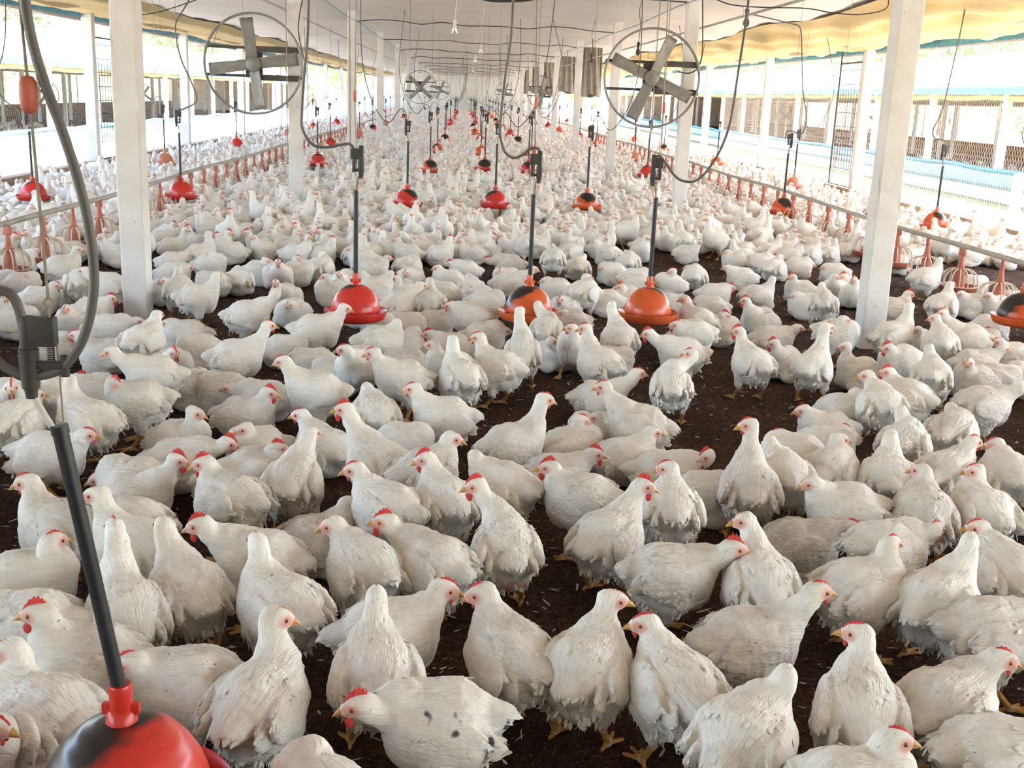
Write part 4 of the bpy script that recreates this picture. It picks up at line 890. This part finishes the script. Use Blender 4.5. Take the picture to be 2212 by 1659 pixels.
# ---------------------------------------------------------------- where the chickens stand (read off the photograph, laid on the litter)
# crop, body centre, head, heading (0 = to the right, 90 = away, 180 = left, 270 = towards us), head direction, pose, comb, note
ORG = dict(A=(0, 0), B=(740, 0), C=(1472, 0), D=(0, 552), E=(740, 552), F=(1472, 552), G=(0, 1104), H=(740, 1104), I=(1472, 1104))
ANN = '''
G 830 640 738 105 100 105 s 1 |tall white chicken seen from behind beside the thick black rod, neck stretched up
G 1190 530 1052 95 112 110 s 0 |plump white chicken seen from behind, short neck, behind the dark bare litter
G 1660 330 1285 95 168 188 s 2 |white chicken with bright red comb and hooked yellow beak, facing left
G 1800 620 1655 195 128 112 s 0 |long white chicken with a thin neck turned away, beside the dark litter patch
G 1690 1240 1805 690 62 15 s 0 |big upright white chicken right beside the close red drinker, head turned sideways
G 1180 1150 830 985 185 200 s 1 |white chicken crouching behind the close drinker dome with its tail raised
G 560 1000 235 665 183 188 s 2 |white chicken with a red wattle passing behind the thick black rod
G 240 1370 45 905 140 195 s 0 |white chicken half cut off, in front of the close red drinker's rod
G 200 470 350 195 20 40 s 1 |white chicken seen from behind at the photo's left border, red comb up
G 150 760 -100 620 178 180 s 1 |white chicken cut off at the left border with its tail end beside the rod
G -260 1560 -35 1395 5 355 s 1 |chicken of which only the beak tip enters at the lower left corner
G 2060 1900 1985 1545 120 190 s 0 |chicken of which only the head rises at the bottom border, near the close drinker
G 850 190 615 -100 150 185 s 0 |white chicken behind the tall thin-necked one at the black rod
G 380 120 165 -185 158 190 s 1 |white chicken with a pinkish face and hooked beak above the black rod's left side
G 2060 205 2270 -45 40 20 l 0 |grey-speckled chicken crouching in the shade among standing ones
H 560 350 265 70 135 190 s 2 |white chicken with a tall red comb walking away behind the beak-touching pair
H 130 370 -73 95 120 190 s 0 |white chicken with a pale open beak standing behind the tall comb one
H 1050 240 855 -160 100 195 s 2 |white chicken seen from behind with a frayed white tail over orange feet
H 1730 180 1945 -160 58 350 s 2 |white chicken with a red comb facing right, frayed belly feathers over its feet
H 2140 420 2530 245 8 355 s 2 |white chicken with a large saw-toothed red comb, body level, facing right
H 320 800 665 505 12 0 s 1 |white chicken touching beaks, the one facing right
H 220 1050 217 545 95 92 s 0 |white chicken seen from behind with a slim upright neck beside the beak-touching pair
H 1070 930 885 535 125 185 s 1 |white chicken touching beaks, the one facing left
H 1590 1010 1755 575 72 0 s 0 |white chicken seen from behind standing on spread orange feet, head turned to the right
H 2130 1130 1945 730 118 188 s 1 |white chicken walking away with orange shanks and a red wattle, head turned left
H 600 1370 95 1260 182 195 s 2 |black-spotted white chicken in front, head low, open beak and red comb
I 500 460 400 65 105 185 s 0 |white chicken with pale open beak and raised neck behind the big-combed level one
I 780 230 1100 108 3 350 l 1 |greyish soiled chicken with a red wattle resting, facing right
I 1350 250 1640 120 25 40 s 1 |white chicken with a ruffled back, head half hidden at its far side
I 450 860 885 520 14 10 s 1 |white chicken striding right with a long arched neck and yellowed belly
I 1170 520 1355 215 22 40 s 1 |white chicken with a red comb standing on an orange foot, facing right
I 1670 610 1862 190 62 90 s 0 |white chicken seen from behind, slim neck up, tail drooping over an orange foot
I 2080 400 1900 110 118 185 s 1 |white chicken behind a slim-necked one, pale face turned left
I 2000 770 2360 690 8 0 s 0 |soiled white chicken cut off at the right border, body level
I 1150 1290 1125 790 100 165 s 1 |white chicken seen from behind, small red comb, one wing feather sticking out
I 1730 1270 2065 960 58 355 s 1 |big white chicken in the lower right with soiled shoulders, head turned right
I 1130 1850 1385 1480 22 355 s 1 |chicken at the bottom border with a yellow beak and small saw-toothed comb
I 420 1470 672 1060 68 88 s 0 |white chicken in front seen from behind, plain head turned away
I 2110 1620 2480 1380 4 0 s 0 |rump of a white chicken cut off by the lower right corner
D 850 1490 632 1455 175 195 l 1
D 880 1540 1150 1325 8 355 l 2
D 1480 1590 1312 1345 140 190 s 2
D 1900 1460 2012 1150 78 50 s 0
D 1180 1205 1268 1020 335 352 l 0
D 1650 1250 1572 1125 205 215 l 0
D 1180 1330 1478 1215 0 0 l 2
D 1600 1040 1742 890 352 355 l 2
D 1420 870 1370 785 170 170 l 0
D 1700 930 1480 860 178 185 l 0
D 2030 880 1822 685 188 185 s 1
D 1540 660 1738 455 18 20 s 1
D 1610 390 1795 235 15 60 s 0
D 1285 275 1400 130 20 60 s 0
D 1160 225 1150 85 90 90 s 0
D 880 945 745 835 192 330 s 2
D 980 780 715 625 188 188 s 0
D 1115 715 1125 632 280 300 l 2
D 1280 620 1232 575 205 200 l 0
D 930 560 1020 385 60 55 s 0
D 1190 515 1080 440 190 190 l 0
D 720 480 890 425 2 10 l 0
D 665 645 488 515 190 190 l 1
D 345 600 448 535 0 0 l 1
D 480 435 425 348 235 250 l 0
D 610 365 722 280 0 0 l 2
D 690 200 538 100 180 185 s 1
D 410 80 505 -40 10 0 s 0
D 512 185 500 110 95 90 s 0
D 260 290 362 195 8 0 l 1
D 425 250 440 150 325 350 l 1
D 120 185 160 135 8 0 l 0
D 40 185 92 180 0 345 l 1
D 70 85 -20 20 180 180 l 0
D 140 40 230 -30 10 20 l 0
D 50 370 40 265 270 270 l 1
D 120 430 185 375 20 300 l 1
D 60 950 72 855 268 268 s 2
D 120 1090 235 905 60 40 s 0
D 560 1070 448 808 150 100 s 0
D 605 890 528 800 200 195 l 2
D 350 920 310 855 95 170 s 0
D 340 1300 570 1160 0 0 c 1
D 1230 860 1280 768 10 5 l 1
D 2020 710 1895 648 185 185 l 1
D 2180 790 2110 742 182 190 l 1
D 1860 610 1970 490 10 0 l 1
D 2050 490 2232 342 10 0 s 1
D 1880 370 1860 320 250 255 l 0
D 1840 270 1780 180 262 268 l 2
D 1540 165 1535 85 90 92 l 0
D 1370 180 1320 125 190 190 l 0
D 1130 125 1225 80 0 5 l 0
D 1050 235 1045 165 250 240 l 0
D 1690 110 1722 35 0 0 l 1
D 1800 120 1795 45 280 275 l 2
D 1915 115 1905 25 10 0 l 1
D 2070 85 2080 -15 60 80 l 0
D 2140 240 2100 140 200 190 l 0
D 2200 190 2190 125 270 265 l 0
D 1365 65 1345 -5 5 160 l 0
D 1130 50 1220 -5 0 0 l 0
D 2080 1250 1935 1030 125 180 l 1
D 1680 1400 1795 1250 5 20 l 2
D 1560 1460 1700 1380 0 30 l 0
D 830 1800 622 1545 150 190 s 0
E 1110 1225 1312 930 20 10 c 1
E 640 1050 448 862 190 190 c 1
E 375 800 188 632 195 190 s 1
E 80 700 5 610 250 190 s 1
E 755 790 705 545 112 110 s 0
E 690 740 575 578 190 190 s 0
E 690 600 552 510 185 190 l 2
E 1000 730 868 530 150 188 s 1
E 1160 630 1150 360 90 60 s 1
E 1320 490 1262 320 82 90 s 0
E 1650 700 1558 472 130 180 s 1
E 1785 540 1738 320 100 90 s 0
E 1740 690 1785 628 0 350 l 2
E 2180 640 1970 505 185 185 s 2
E 2120 840 2240 635 95 185 s 1
E 1670 930 1912 762 8 10 l 1
E 1900 1110 1680 850 165 182 s 1
E 1840 1300 2010 1145 30 0 l 0
E 1490 1245 1545 1070 10 10 l 1
E 1620 1150 1640 1050 200 190 l 0
E 1530 1580 1325 1370 158 190 s 2
E 1390 1430 1632 1285 10 355 l 2
E 1020 1500 850 1300 140 115 s 0
E 650 1600 528 1315 110 198 s 2
E 545 1410 715 1185 40 355 s 0
E 220 1340 5 995 130 190 s 2
E 400 1220 480 1160 0 60 l 0
E 280 1650 70 1385 140 190 s 1
E 205 1030 155 855 100 95 c 0
E 390 700 328 665 190 200 l 1
E 265 570 352 435 20 85 s 0
E 450 580 470 480 90 90 l 0
E 560 460 628 390 10 0 l 1
E 400 465 395 395 190 185 l 1
E 830 395 688 325 188 190 s 1
E 930 300 1000 278 5 350 l 2
E 880 280 830 238 200 190 l 2
E 560 320 562 165 92 90 s 0
E 390 320 510 195 40 30 s 0
E 210 225 312 120 30 60 s 0
E 375 235 340 150 220 190 l 2
E 430 155 405 110 260 265 l 1
E 640 245 560 170 178 90 l 0
E 830 220 815 135 90 88 l 0
E 680 165 608 82 190 190 l 1
E 780 100 692 55 190 190 l 2
E 1080 185 1238 90 8 0 l 0
E 1060 150 1015 105 200 260 l 2
E 1070 60 912 58 190 185 l 2
E 1370 220 1302 165 190 190 l 0
E 1540 250 1582 140 62 10 s 0
E 1735 115 1665 78 200 240 l 0
E 1900 150 1945 102 10 0 l 1
E 1880 195 1810 158 190 190 l 1
E 1825 275 1790 205 215 190 l 2
E 1690 300 1628 222 200 190 l 1
E 1445 335 1402 285 250 265 l 1
E 1455 430 1415 375 200 195 l 1
E 1490 570 1472 470 250 200 s 1
E 1395 640 1362 555 300 350 l 1
E 1360 20 1355 -60 90 90 s 0
E 1520 80 1560 5 90 80 l 0
E 1850 45 1830 -20 90 100 l 0
E 2105 195 2132 105 200 190 l 1
E 2150 330 2100 275 185 190 l 1
E 2240 510 2150 450 190 190 s 2
E 2135 565 2105 530 255 268 l 0
E 170 490 40 430 180 180 l 0
E 950 520 1055 490 0 0 l 0
E 200 95 295 18 10 0 l 1
E 430 75 452 12 60 10 l 0
E 130 30 60 -40 180 180 l 0
E 75 175 10 110 180 160 l 0
E 2120 1640 2088 1375 98 180 s 1
E 2090 1410 2340 1300 0 190 l 2
F 855 720 945 465 72 20 s 1
F 450 700 362 490 120 188 s 2
F 650 690 588 570 225 190 l 2
F 600 550 755 470 0 0 l 0
F 1015 510 1055 418 330 0 s 0
F 1140 760 1048 590 190 190 l 0
F 495 420 408 292 215 190 l 2
F 495 265 592 155 20 60 l 0
F 915 320 905 195 92 90 s 0
F 790 320 730 260 180 185 l 0
F 220 255 322 210 0 355 l 2
F 175 345 95 310 190 190 l 1
F 250 480 282 390 340 355 l 2
F 90 430 18 285 130 180 s 0
F 380 145 288 80 190 190 l 1
F 85 135 40 80 92 180 l 0
F 760 230 712 140 190 200 l 2
F 980 115 920 78 190 190 l 0
F 1060 210 1042 135 270 190 l 2
F 1000 215 995 140 265 350 l 0
F 1110 260 1110 160 250 240 l 2
F 760 75 842 62 0 355 l 1
F 1580 150 1672 30 20 60 s 0
F 1690 325 1742 190 68 20 s 1
F 1375 350 1472 250 10 0 l 2
F 1370 520 1480 330 20 55 s 0
F 1670 560 1630 405 100 175 s 0
F 1830 535 1682 372 170 188 s 1
F 1405 690 1328 600 200 190 s 2
F 1615 780 1600 600 92 90 s 0
F 1900 710 2082 605 4 0 l 0
F 1890 810 1852 692 200 250 l 0
F 1280 970 1185 775 105 188 s 0
F 1440 920 1325 755 140 190 s 2
F 1445 1220 1420 1005 82 90 s 0
F 920 1130 775 1002 188 190 l 1
F 1060 1010 1135 890 10 0 l 0
F 940 1240 1052 1130 10 355 l 1
F 970 1400 1025 1190 70 10 s 0
F 420 1460 425 1095 98 190 s 1
F 660 1440 570 1205 102 100 s 0
F 720 1300 618 1165 150 180 s 1
F 1330 1440 1352 1160 95 92 s 0
F 1720 1420 1885 1205 60 20 s 1
F 1750 1150 1735 985 70 100 s 0
F 2090 1420 2012 1222 110 185 s 1
F 1930 1660 1885 1395 118 185 s 1
F 1560 1660 1542 1390 100 150 s 0
F 1030 1640 828 1475 180 190 s 0
F 1960 970 2190 840 15 60 s 0
F 2060 800 2135 770 335 355 l 1
F 2110 650 2040 560 190 190 l 1
F 1930 560 1980 500 0 0 l 2
F 2000 470 2080 470 0 0 l 0
F 1860 320 1800 250 200 195 l 0
F 2020 335 1980 260 210 200 l 0
F 1520 570 1520 482 225 200 l 0
F 1410 55 1490 0 10 0 l 0
F 1890 195 1960 170 0 0 l 0
F 2150 300 2110 250 180 185 l 0
F 2200 800 2180 750 180 190 l 1
F 340 35 290 -20 180 190 l 0
F 510 45 602 18 0 0 l 2
F 600 90 640 10 60 10 l 0
F 200 1570 300 1500 0 30 l 0
'''
# ---------------------------------------------------------------- place the chickens
def world_ang(P, img_deg):
    r = RGT*np.array([1, 1, 0]); r /= np.linalg.norm(r); a = (P-CAMP)*np.array([1, 1, 0]); a /= np.linalg.norm(a)
    th = math.radians(img_deg); d = r*math.cos(th)+a*math.sin(th); return math.atan2(d[1], d[0])
FLK = []
for ln in ANN.strip().splitlines():
    body, _, note = ln.partition('|'); q = body.split(); ox, oy = ORG[q[0]]; k = 740/2212.
    bu, bv, hu, hv = ox+float(q[1])*k, oy+float(q[2])*k, ox+float(q[3])*k, oy+float(q[4])*k
    zc = ZC[q[7]]; P = atz(bu, bv, zc); P = atz(bu, bv, zc+floor_z(P[0]))
    FLK.append(dict(P=np.array([P[0], P[1]]), hp=(hu, hv), bp=(bu, bv), yaw=world_ang(P, float(q[5])), hdir=world_ang(P, float(q[6])), iy=float(q[5]), pose=q[7], comb=int(q[8]), note=note.strip()))
NA = len(FLK)
# the crowd farther off, resting close together
rf = random.Random(77)
grid = {}
def near(x, y, r):
    i, j = int(math.floor(x/.5)), int(math.floor(y/.5))
    return any((x-a)**2+((y-b)*1.0)**2 < r*r for di in (-1, 0, 1) for dj in (-1, 0, 1) for a, b in grid.get((i+di, j+dj), ()))
def put(x, y): grid.setdefault((int(math.floor(x/.5)), int(math.floor(y/.5))), []).append((x, y))
for f in FLK: put(*f['P'])
posts_xy = [(s*(X+.08), y+.09) for y in ROWS for s in (-1, 1) for X in (XI, XO)]
def free(x, y, r):
    for fx in (-3.95, 4.12):
        if abs(x-fx) < .23 and 6.4 < y < 41.5:
            k = (y-6.75)/.765; dy = (k-round(k))*.765
            if (x-fx)**2+dy*dy < .22**2: return False
    return not near(x, y, r) and all((x-a)**2+(y-b)**2 > .29**2 for a, b in DR if abs(y-b) < .5) and all((x-a)**2+(y-b)**2 > .31**2 for a, b in posts_xy if abs(y-b) < .5)
def vis(x, y):
    if y < .8: return False
    u, v = px((x, y, .12)); return -60 < u < 2270 and v < 1700
FAR = []
ymin_ann = 552
yy = 2.0
cands = []
for it in range(150000):
    y = 3.0+(99.3-3.0)*rf.random()**1.0; x = rf.uniform(-7.22, 7.22)
    if not vis(x, y): continue
    u, v = px((x, y, .12))
    if v > 550: continue
    cl = vnoise(np.array([[x*.55, y*.35, 1.0]]), 12)[0]
    r = .232 if cl > -.25 else .34
    if y > 45: r = max(r, .255)
    if free(x, y, r): put(x, y); FAR.append((x, y))
SIDE = []   # birds just outside the frame, so the barn stays full a step to the side
for it in range(9000):
    y = 1.2+9.5*rf.random(); x = rf.uniform(-6.6, 6.6); u, v = px((x, y, .12))
    if depth((x, y, .12)) < .8 or not ((-900 < u < -110 or 2320 < u < 3100) and v < 2300): continue
    if free(x, y, .30): put(x, y); SIDE.append((x, y))
FAR.sort(key=lambda p: depth((p[0], p[1], .1)))
# relax the read-off positions a little so that no two bodies sit inside each other
for _ in range(40):
    mv = 0
    for i in range(NA):
        for j in range(i):
            a, b = FLK[i], FLK[j]; d = a['P']-b['P']; L = np.linalg.norm(d)
            if L < .205:
                g = (a['P']-CAMP[:2]); g /= np.linalg.norm(g); d = d/(L+1e-6); sgn = 1 if d@g > 0 else -1; d = d*.5+g*sgn*.7; d /= np.linalg.norm(d); s = (.205-L)*.3
                a['P'] = a['P']+d*s; b['P'] = b['P']-d*s; mv += 1
        p = FLK[i]['P']
        for q in DR:
            d = p-np.array(q); L = np.linalg.norm(d)
            if L < .29: FLK[i]['P'] = p+d/(L+1e-6)*(.29-L)*.6; p = FLK[i]['P']
        for q in posts_xy:
            d = p-np.array(q); L = np.linalg.norm(d)
            if L < .26: FLK[i]['P'] = p+d/(L+1e-6)*(.26-L)
    if not mv: break
NIND = 300
for (x, y) in FAR[:NIND-NA]:
    th = rf.choice([0, 180, 0, 180, 20, 160, 200, 340, 90, 270, 250])+rf.uniform(-20, 20)
    P = np.array([x, y, .1]); FLK.append(dict(P=np.array([x, y]), hp=None, bp=px(P), yaw=world_ang(P, th), hdir=world_ang(P, th+rf.uniform(-45, 45)), iy=th % 360, pose='l' if rf.random() < .85 else 's', comb=rf.choice([0, 1, 1, 2, 2]), note=''))
REST = FAR[NIND-NA:]+SIDE

PRIOR = {'s': (.128, .385), 'c': (.132, .33), 'l': (.125, .262)}
CMB = {k: comb_mesh(s, fl) for k, (s, fl) in {0: (.006, 0), 1: (.0125, .1), 2: (.027, .25)}.items()}
ME_CACHE = {}
def shared(name, VF, mats, smooth=True):
    if name not in ME_CACHE: ME_CACHE[name] = mesh_np(name.split('|')[0], VF[0], VF[1], mats, smooth)
    return ME_CACHE[name]
def child(name, me, par, loc=None, R=None):
    o = bpy.data.objects.new(name, me); COL.objects.link(o); o.parent = par
    if R is not None:
        Mx = Matrix.Identity(4); R = np.asarray(R)*1.14
        for i in range(3):
            for j in range(3): Mx[i][j] = R[i][j]
            Mx[i][3] = loc[i]
        o.matrix_local = Mx
    return o
def pose_of(f, i):
    """Where the head is in the bird's own frame, from where the photograph shows it."""
    fx, fz = PRIOR[f['pose']]; rr = random.Random(i*13+5)
    if f['hp'] is None: h = np.array([fx+rr.uniform(-.03, .02), rr.uniform(-.04, .04), fz+rr.uniform(-.03, .03)])
    else:
        c, s = math.cos(f['yaw']), math.sin(f['yaw']); z0 = floor_z(f['P'][0]); d = ray(*f['hp'])
        Rm = np.array([[c, s, 0], [-s, c, 0], [0, 0, 1]]); o = Rm@(CAMP-np.array([f['P'][0], f['P'][1], z0])); dl = Rm@d
        pri = np.array([fx, 0, fz]); W = 1/np.array([.05, .05, .055])**2
        t = (W*dl*(pri-o)).sum()/(W*dl*dl).sum(); h = o+dl*t
        dv = h-pri; L = math.sqrt((W*dv*dv).sum())
        if L > 2.6: h = pri+dv*2.6/L
    h[2] = max(h[2], .07); return h
def chicken_obj(f, i):
    P = f['P']; D = depth((P[0], P[1], .15)); h = pose_of(f, i); rr = random.Random(i*31+7)
    pitch = .10+min(.30, max(-.12, (h[2]-PRIOR[f['pose']][1])*1.6+rr.uniform(-.04, .06))) if f['pose'] != 'l' else .06+rr.uniform(-.03, .06)
    hy = (f['hdir']-f['yaw']+PI) % (2*PI)-PI; hy = max(-2.6, min(2.6, hy))
    vox = .0062 if D < 4.2 else .0075 if D < 6.0 else .0095 if D < 8.5 else .0125
    soil = .75 if 'speckled' in f['note'] or 'greyish soiled' in f['note'] else .5 if 'soiled' in f['note'] else max(0, rr.uniform(-.5, .45))
    c = build_chicken(f['pose'], h, hy, rr.uniform(-.22, .02), pitch, vox, i+3, soil=soil, fat=rr.uniform(.98, 1.10), wing_drop=max(0, rr.uniform(-.8, .45)))
    nf = 420 if D < 4.2 else 260 if D < 6 else 150 if D < 8.5 else 0
    V, F = c['V'], c['F']; me = mesh_np('chicken', V, F, [G['spotted' if 'spotted' in f['note'] else 'plumage']], True, None, dict(mask=c['mask'], flow=c['flow']))
    o = bpy.data.objects.new('chicken', me); COL.objects.link(o)
    o.location = (P[0], P[1], floor_z(P[0])); o.rotation_euler = (0, 0, f['yaw'])
    if nf:
        V2, F2 = feathers(c, nf, i)
        me2 = mesh_np('feather_fringe', V2, F2, [G['plumage']], True, None, dict(mask=np.tile(np.array([[0, 0, 0, soil]], np.float32), (len(V2), 1)), flow=V2*np.array([1, 1, 1])))
        child('feather_fringe', me2, o)
    Hd = c['Hd']; cm = f['comb']
    child('comb', shared(f'comb|{cm}', CMB[cm], [G['comb'] if cm else G['palecomb']]), o, h, Hd)
    child('beak', shared('beak', beak_mesh(), [G['beak']]), o, h, Hd)
    if D < 9.5:
        for s in (-1, 1):
            child('eye', shared(f'eye|{s}', cat(sphere_np((.013, s*.0185, .003), (.0052, .0035, .0052)), sphere_np((.013, s*.0197, .003), (.0033, .0031, .0033))), [G['iris']]), o, h, Hd)
            if cm: child('wattle', shared(f'wattle|{s}{cm}', wattle_mesh(s, .011 if cm == 1 else .021), [G['comb']]), o, h, Hd)
    return o
_iris = ME_CACHE
OBJS = []
for i, f in enumerate(FLK): OBJS.append(chicken_obj(f, i))
for k, me in ME_CACHE.items():   # dark pupil inside the ring of the iris
    if k.startswith('eye'):
        me.materials.append(G['eye']); n = len(me.polygons); me.polygons.foreach_set('material_index', [0]*(n//2)+[1]*(n-n//2))

# ---------------------------------------------------------------- labels: what sets each bird apart
LM = [('the big left post', (312, 690)), ('the big right post', (1870, 765)), ('the front left drinker', (767, 660)), ('the front middle drinker', (1140, 660)), ('the front right drinker', (1398, 670)),
      ('the drinker cut off at right', (2190, 680)), ("the close drinker regulator", (75, 740)), ("the close rod top", (148, 965)), ('the close red dome', (305, 1600)), ('the black-spotted chicken', (935, 1560)),
      ('the beak-touching pair', (1000, 1290)), ('the large saw-toothed comb', (1590, 1190)), ('the bare litter patch', (1640, 880)), ('the second right post', (1465, 470)), ('the second left post', (645, 440)), ('the right red-topped drinker', (1690, 460)), ('the left red drinker', (395, 425))]
ORD = ['nearest', 'second nearest', 'third nearest', 'fourth nearest', 'fifth nearest', 'sixth nearest', 'seventh nearest', 'eighth nearest', 'ninth nearest', 'tenth nearest', 'eleventh nearest', 'twelfth nearest']
def facing(a):
    a %= 360
    return 'facing right' if a < 45 or a >= 315 else 'seen from behind' if a < 135 else 'facing left' if a < 225 else 'facing the camera'
def attr(f): return (('resting' if f['pose'] == 'l' else 'standing'), facing(f['iy']), f['comb'] == 2)
for f, o in zip(FLK[:NA], OBJS[:NA]):
    if f['note']: tag(o, f['note'], 'bird', 'white chickens in the barn'); continue
    a = attr(f); best = None
    for nm, q in LM:
        same = sorted((math.hypot(g['bp'][0]-q[0], g['bp'][1]-q[1]), k) for k, g in enumerate(FLK[:NA]) if attr(g) == a and not g['note'])
        r = next(i for i, (dd, k) in enumerate(same) if FLK[k] is f); key = (r, same[r][0])
        if best is None or key < best[0]: best = (key, nm, r)
    tag(o, f'{a[0]} {"red-combed " if a[2] else ""}white chicken {a[1]}, {ORD[min(best[2], 11)]} such to {best[1]}', 'bird', 'white chickens in the barn')
for f, o in zip(FLK[NA:], OBJS[NA:]): tag(o, 'white chicken resting in the dense crowd just beyond the first row of three drinkers', 'bird', 'white chickens resting in the dense crowd')

# ---------------------------------------------------------------- the rest of the flock, too many to count: one object
def flock_stuff(name, spots, lod=None):
    base = {}
    for lv, (vx, nb) in enumerate(((.0155, 14), (.026, 10), (.042, 8))):
        base[lv] = []
        for k in range(nb):
            r = random.Random(lv*100+k); pose = 's' if k % 6 == 5 else 'l'
            h = np.array([PRIOR[pose][0]+r.uniform(-.04, .02), r.uniform(-.05, .05), PRIOR[pose][1]+r.uniform(-.04, .04)]); hy = r.uniform(-.9, .9)
            c = build_chicken(pose, h, hy, -.1, .06, vx, k*5+1, fat=r.uniform(.95, 1.08), feet=lv == 0)
            V, F, mk, fl = [c['V']], [c['F']], [c['mask']], [c['flow']]; n = len(c['V'])
            if lv == 2: mk[0][:, 1] = np.clip((.055-np.linalg.norm(c['V']-(h+c['Hd']@np.array([.02, 0, 0])), axis=1))/.02, 0, 1)
            cm = r.choice([0, 1, 2, 2]); cv, cf = CMB[cm]
            if lv == 0: ex = [(cv, cf, (0, 1.25, 0, 0)), (*beak_mesh(), (1.0, 0, 0, 0))]+[(*sphere_np((.013, s*.019, .003), (.005, .004, .005), 6, 4), (0, 1.25, 0, 0)) for s in (-1, 1)]
            elif lv == 1: ex = [(*sphere_np((.006, 0, .026), (.02, .005, .012), 6, 3), (0, 1.25, 0, 0)), (*sphere_np((.035, 0, -.006), (.017, .008, .008), 5, 3), (1.0, 0, 0, 0))]
            else: ex = []
            for v, ff, col in ex:
                V.append(v@c['Hd'].T+h); F.append(np.asarray(ff)+n); n += len(v); mk.append(np.tile(np.array([col], np.float32), (len(v), 1))); fl.append(np.zeros((len(v), 3), np.float32))
            base[lv].append(tuple(np.concatenate(z) for z in (V, F, mk, fl)))
    AV, AF, AM, AL = [], [], [], []; o = 0; r = random.Random(5)
    for x, y, zz in spots:
        D = depth((x, y, .1)) if lod is None else 99; lv = 0 if D < 19 else 1 if D < 38 else 2
        V, F, mk, fl = base[lv][r.randrange(len(base[lv]))]; a = r.choice([0, PI, 0, PI, .4, 2.7, 3.6, 5.9, 1.57, 4.7])+r.uniform(-.4, .4)
        s = r.uniform(.92, 1.08); Rz = rot_z(a)*s
        AV.append((V@Rz.T+np.array([x, y, zz])).astype(np.float32)); AF.append(F+o); AM.append(mk); AL.append(fl); o += len(V)
    V, F = np.concatenate(AV), np.concatenate(AF); me = mesh_np(name, V, F, [G['plumage']], True, None, dict(mask=np.concatenate(AM), flow=np.concatenate(AL)))
    ob = bpy.data.objects.new(name, me); COL.objects.link(ob); ob['kind'] = 'stuff'; return ob
fo = flock_stuff('chicken_flock', [(x, y, floor_z(x)) for x, y in REST]); fo['label'] = 'mass of white chickens filling the barn back to the far wall'; fo['category'] = 'flock'
nb = []
for s, z0, X in ((1, -.62, 14.5), (-1, -.84, 14.2)):
    for k in range(420): nb.append((s*(X+.3+rf.random()**1.5*8), rf.uniform(6, 60), z0+.06))
fo = flock_stuff('neighbour_flock', nb, 2); fo['label'] = 'white chickens inside the neighbouring barns'; fo['category'] = 'flock'
# small feathers lying about on the bare litter
rng = np.random.default_rng(3); V = []; F = []
for k in range(5200):
    y = 1.6+10.5*rng.random()**.8; x = rng.uniform(-.30, .30)*(y+2)*1.35
    a = rng.uniform(0, 6.28); v, ff = blade(np.array([x, y, floor_z(x)+.004]), np.array([math.cos(a), math.sin(a), rng.uniform(.0, .25)]), np.array([0, 0, 1.]), rng.uniform(.012, .055), rng.uniform(.003, .010), rng.uniform(-.3, .5)); oo = len(V); V += v; F += [tuple(q+oo for q in z) for z in ff]
me = mesh_np('loose_feather', np.array(V), np.array(F), [G['downfeather']]); ob = bpy.data.objects.new('feather_litter', me); COL.objects.link(ob); ob['kind'] = 'stuff'; ob['label'] = 'small shed feathers scattered over the dark litter'; ob['category'] = 'feathers'
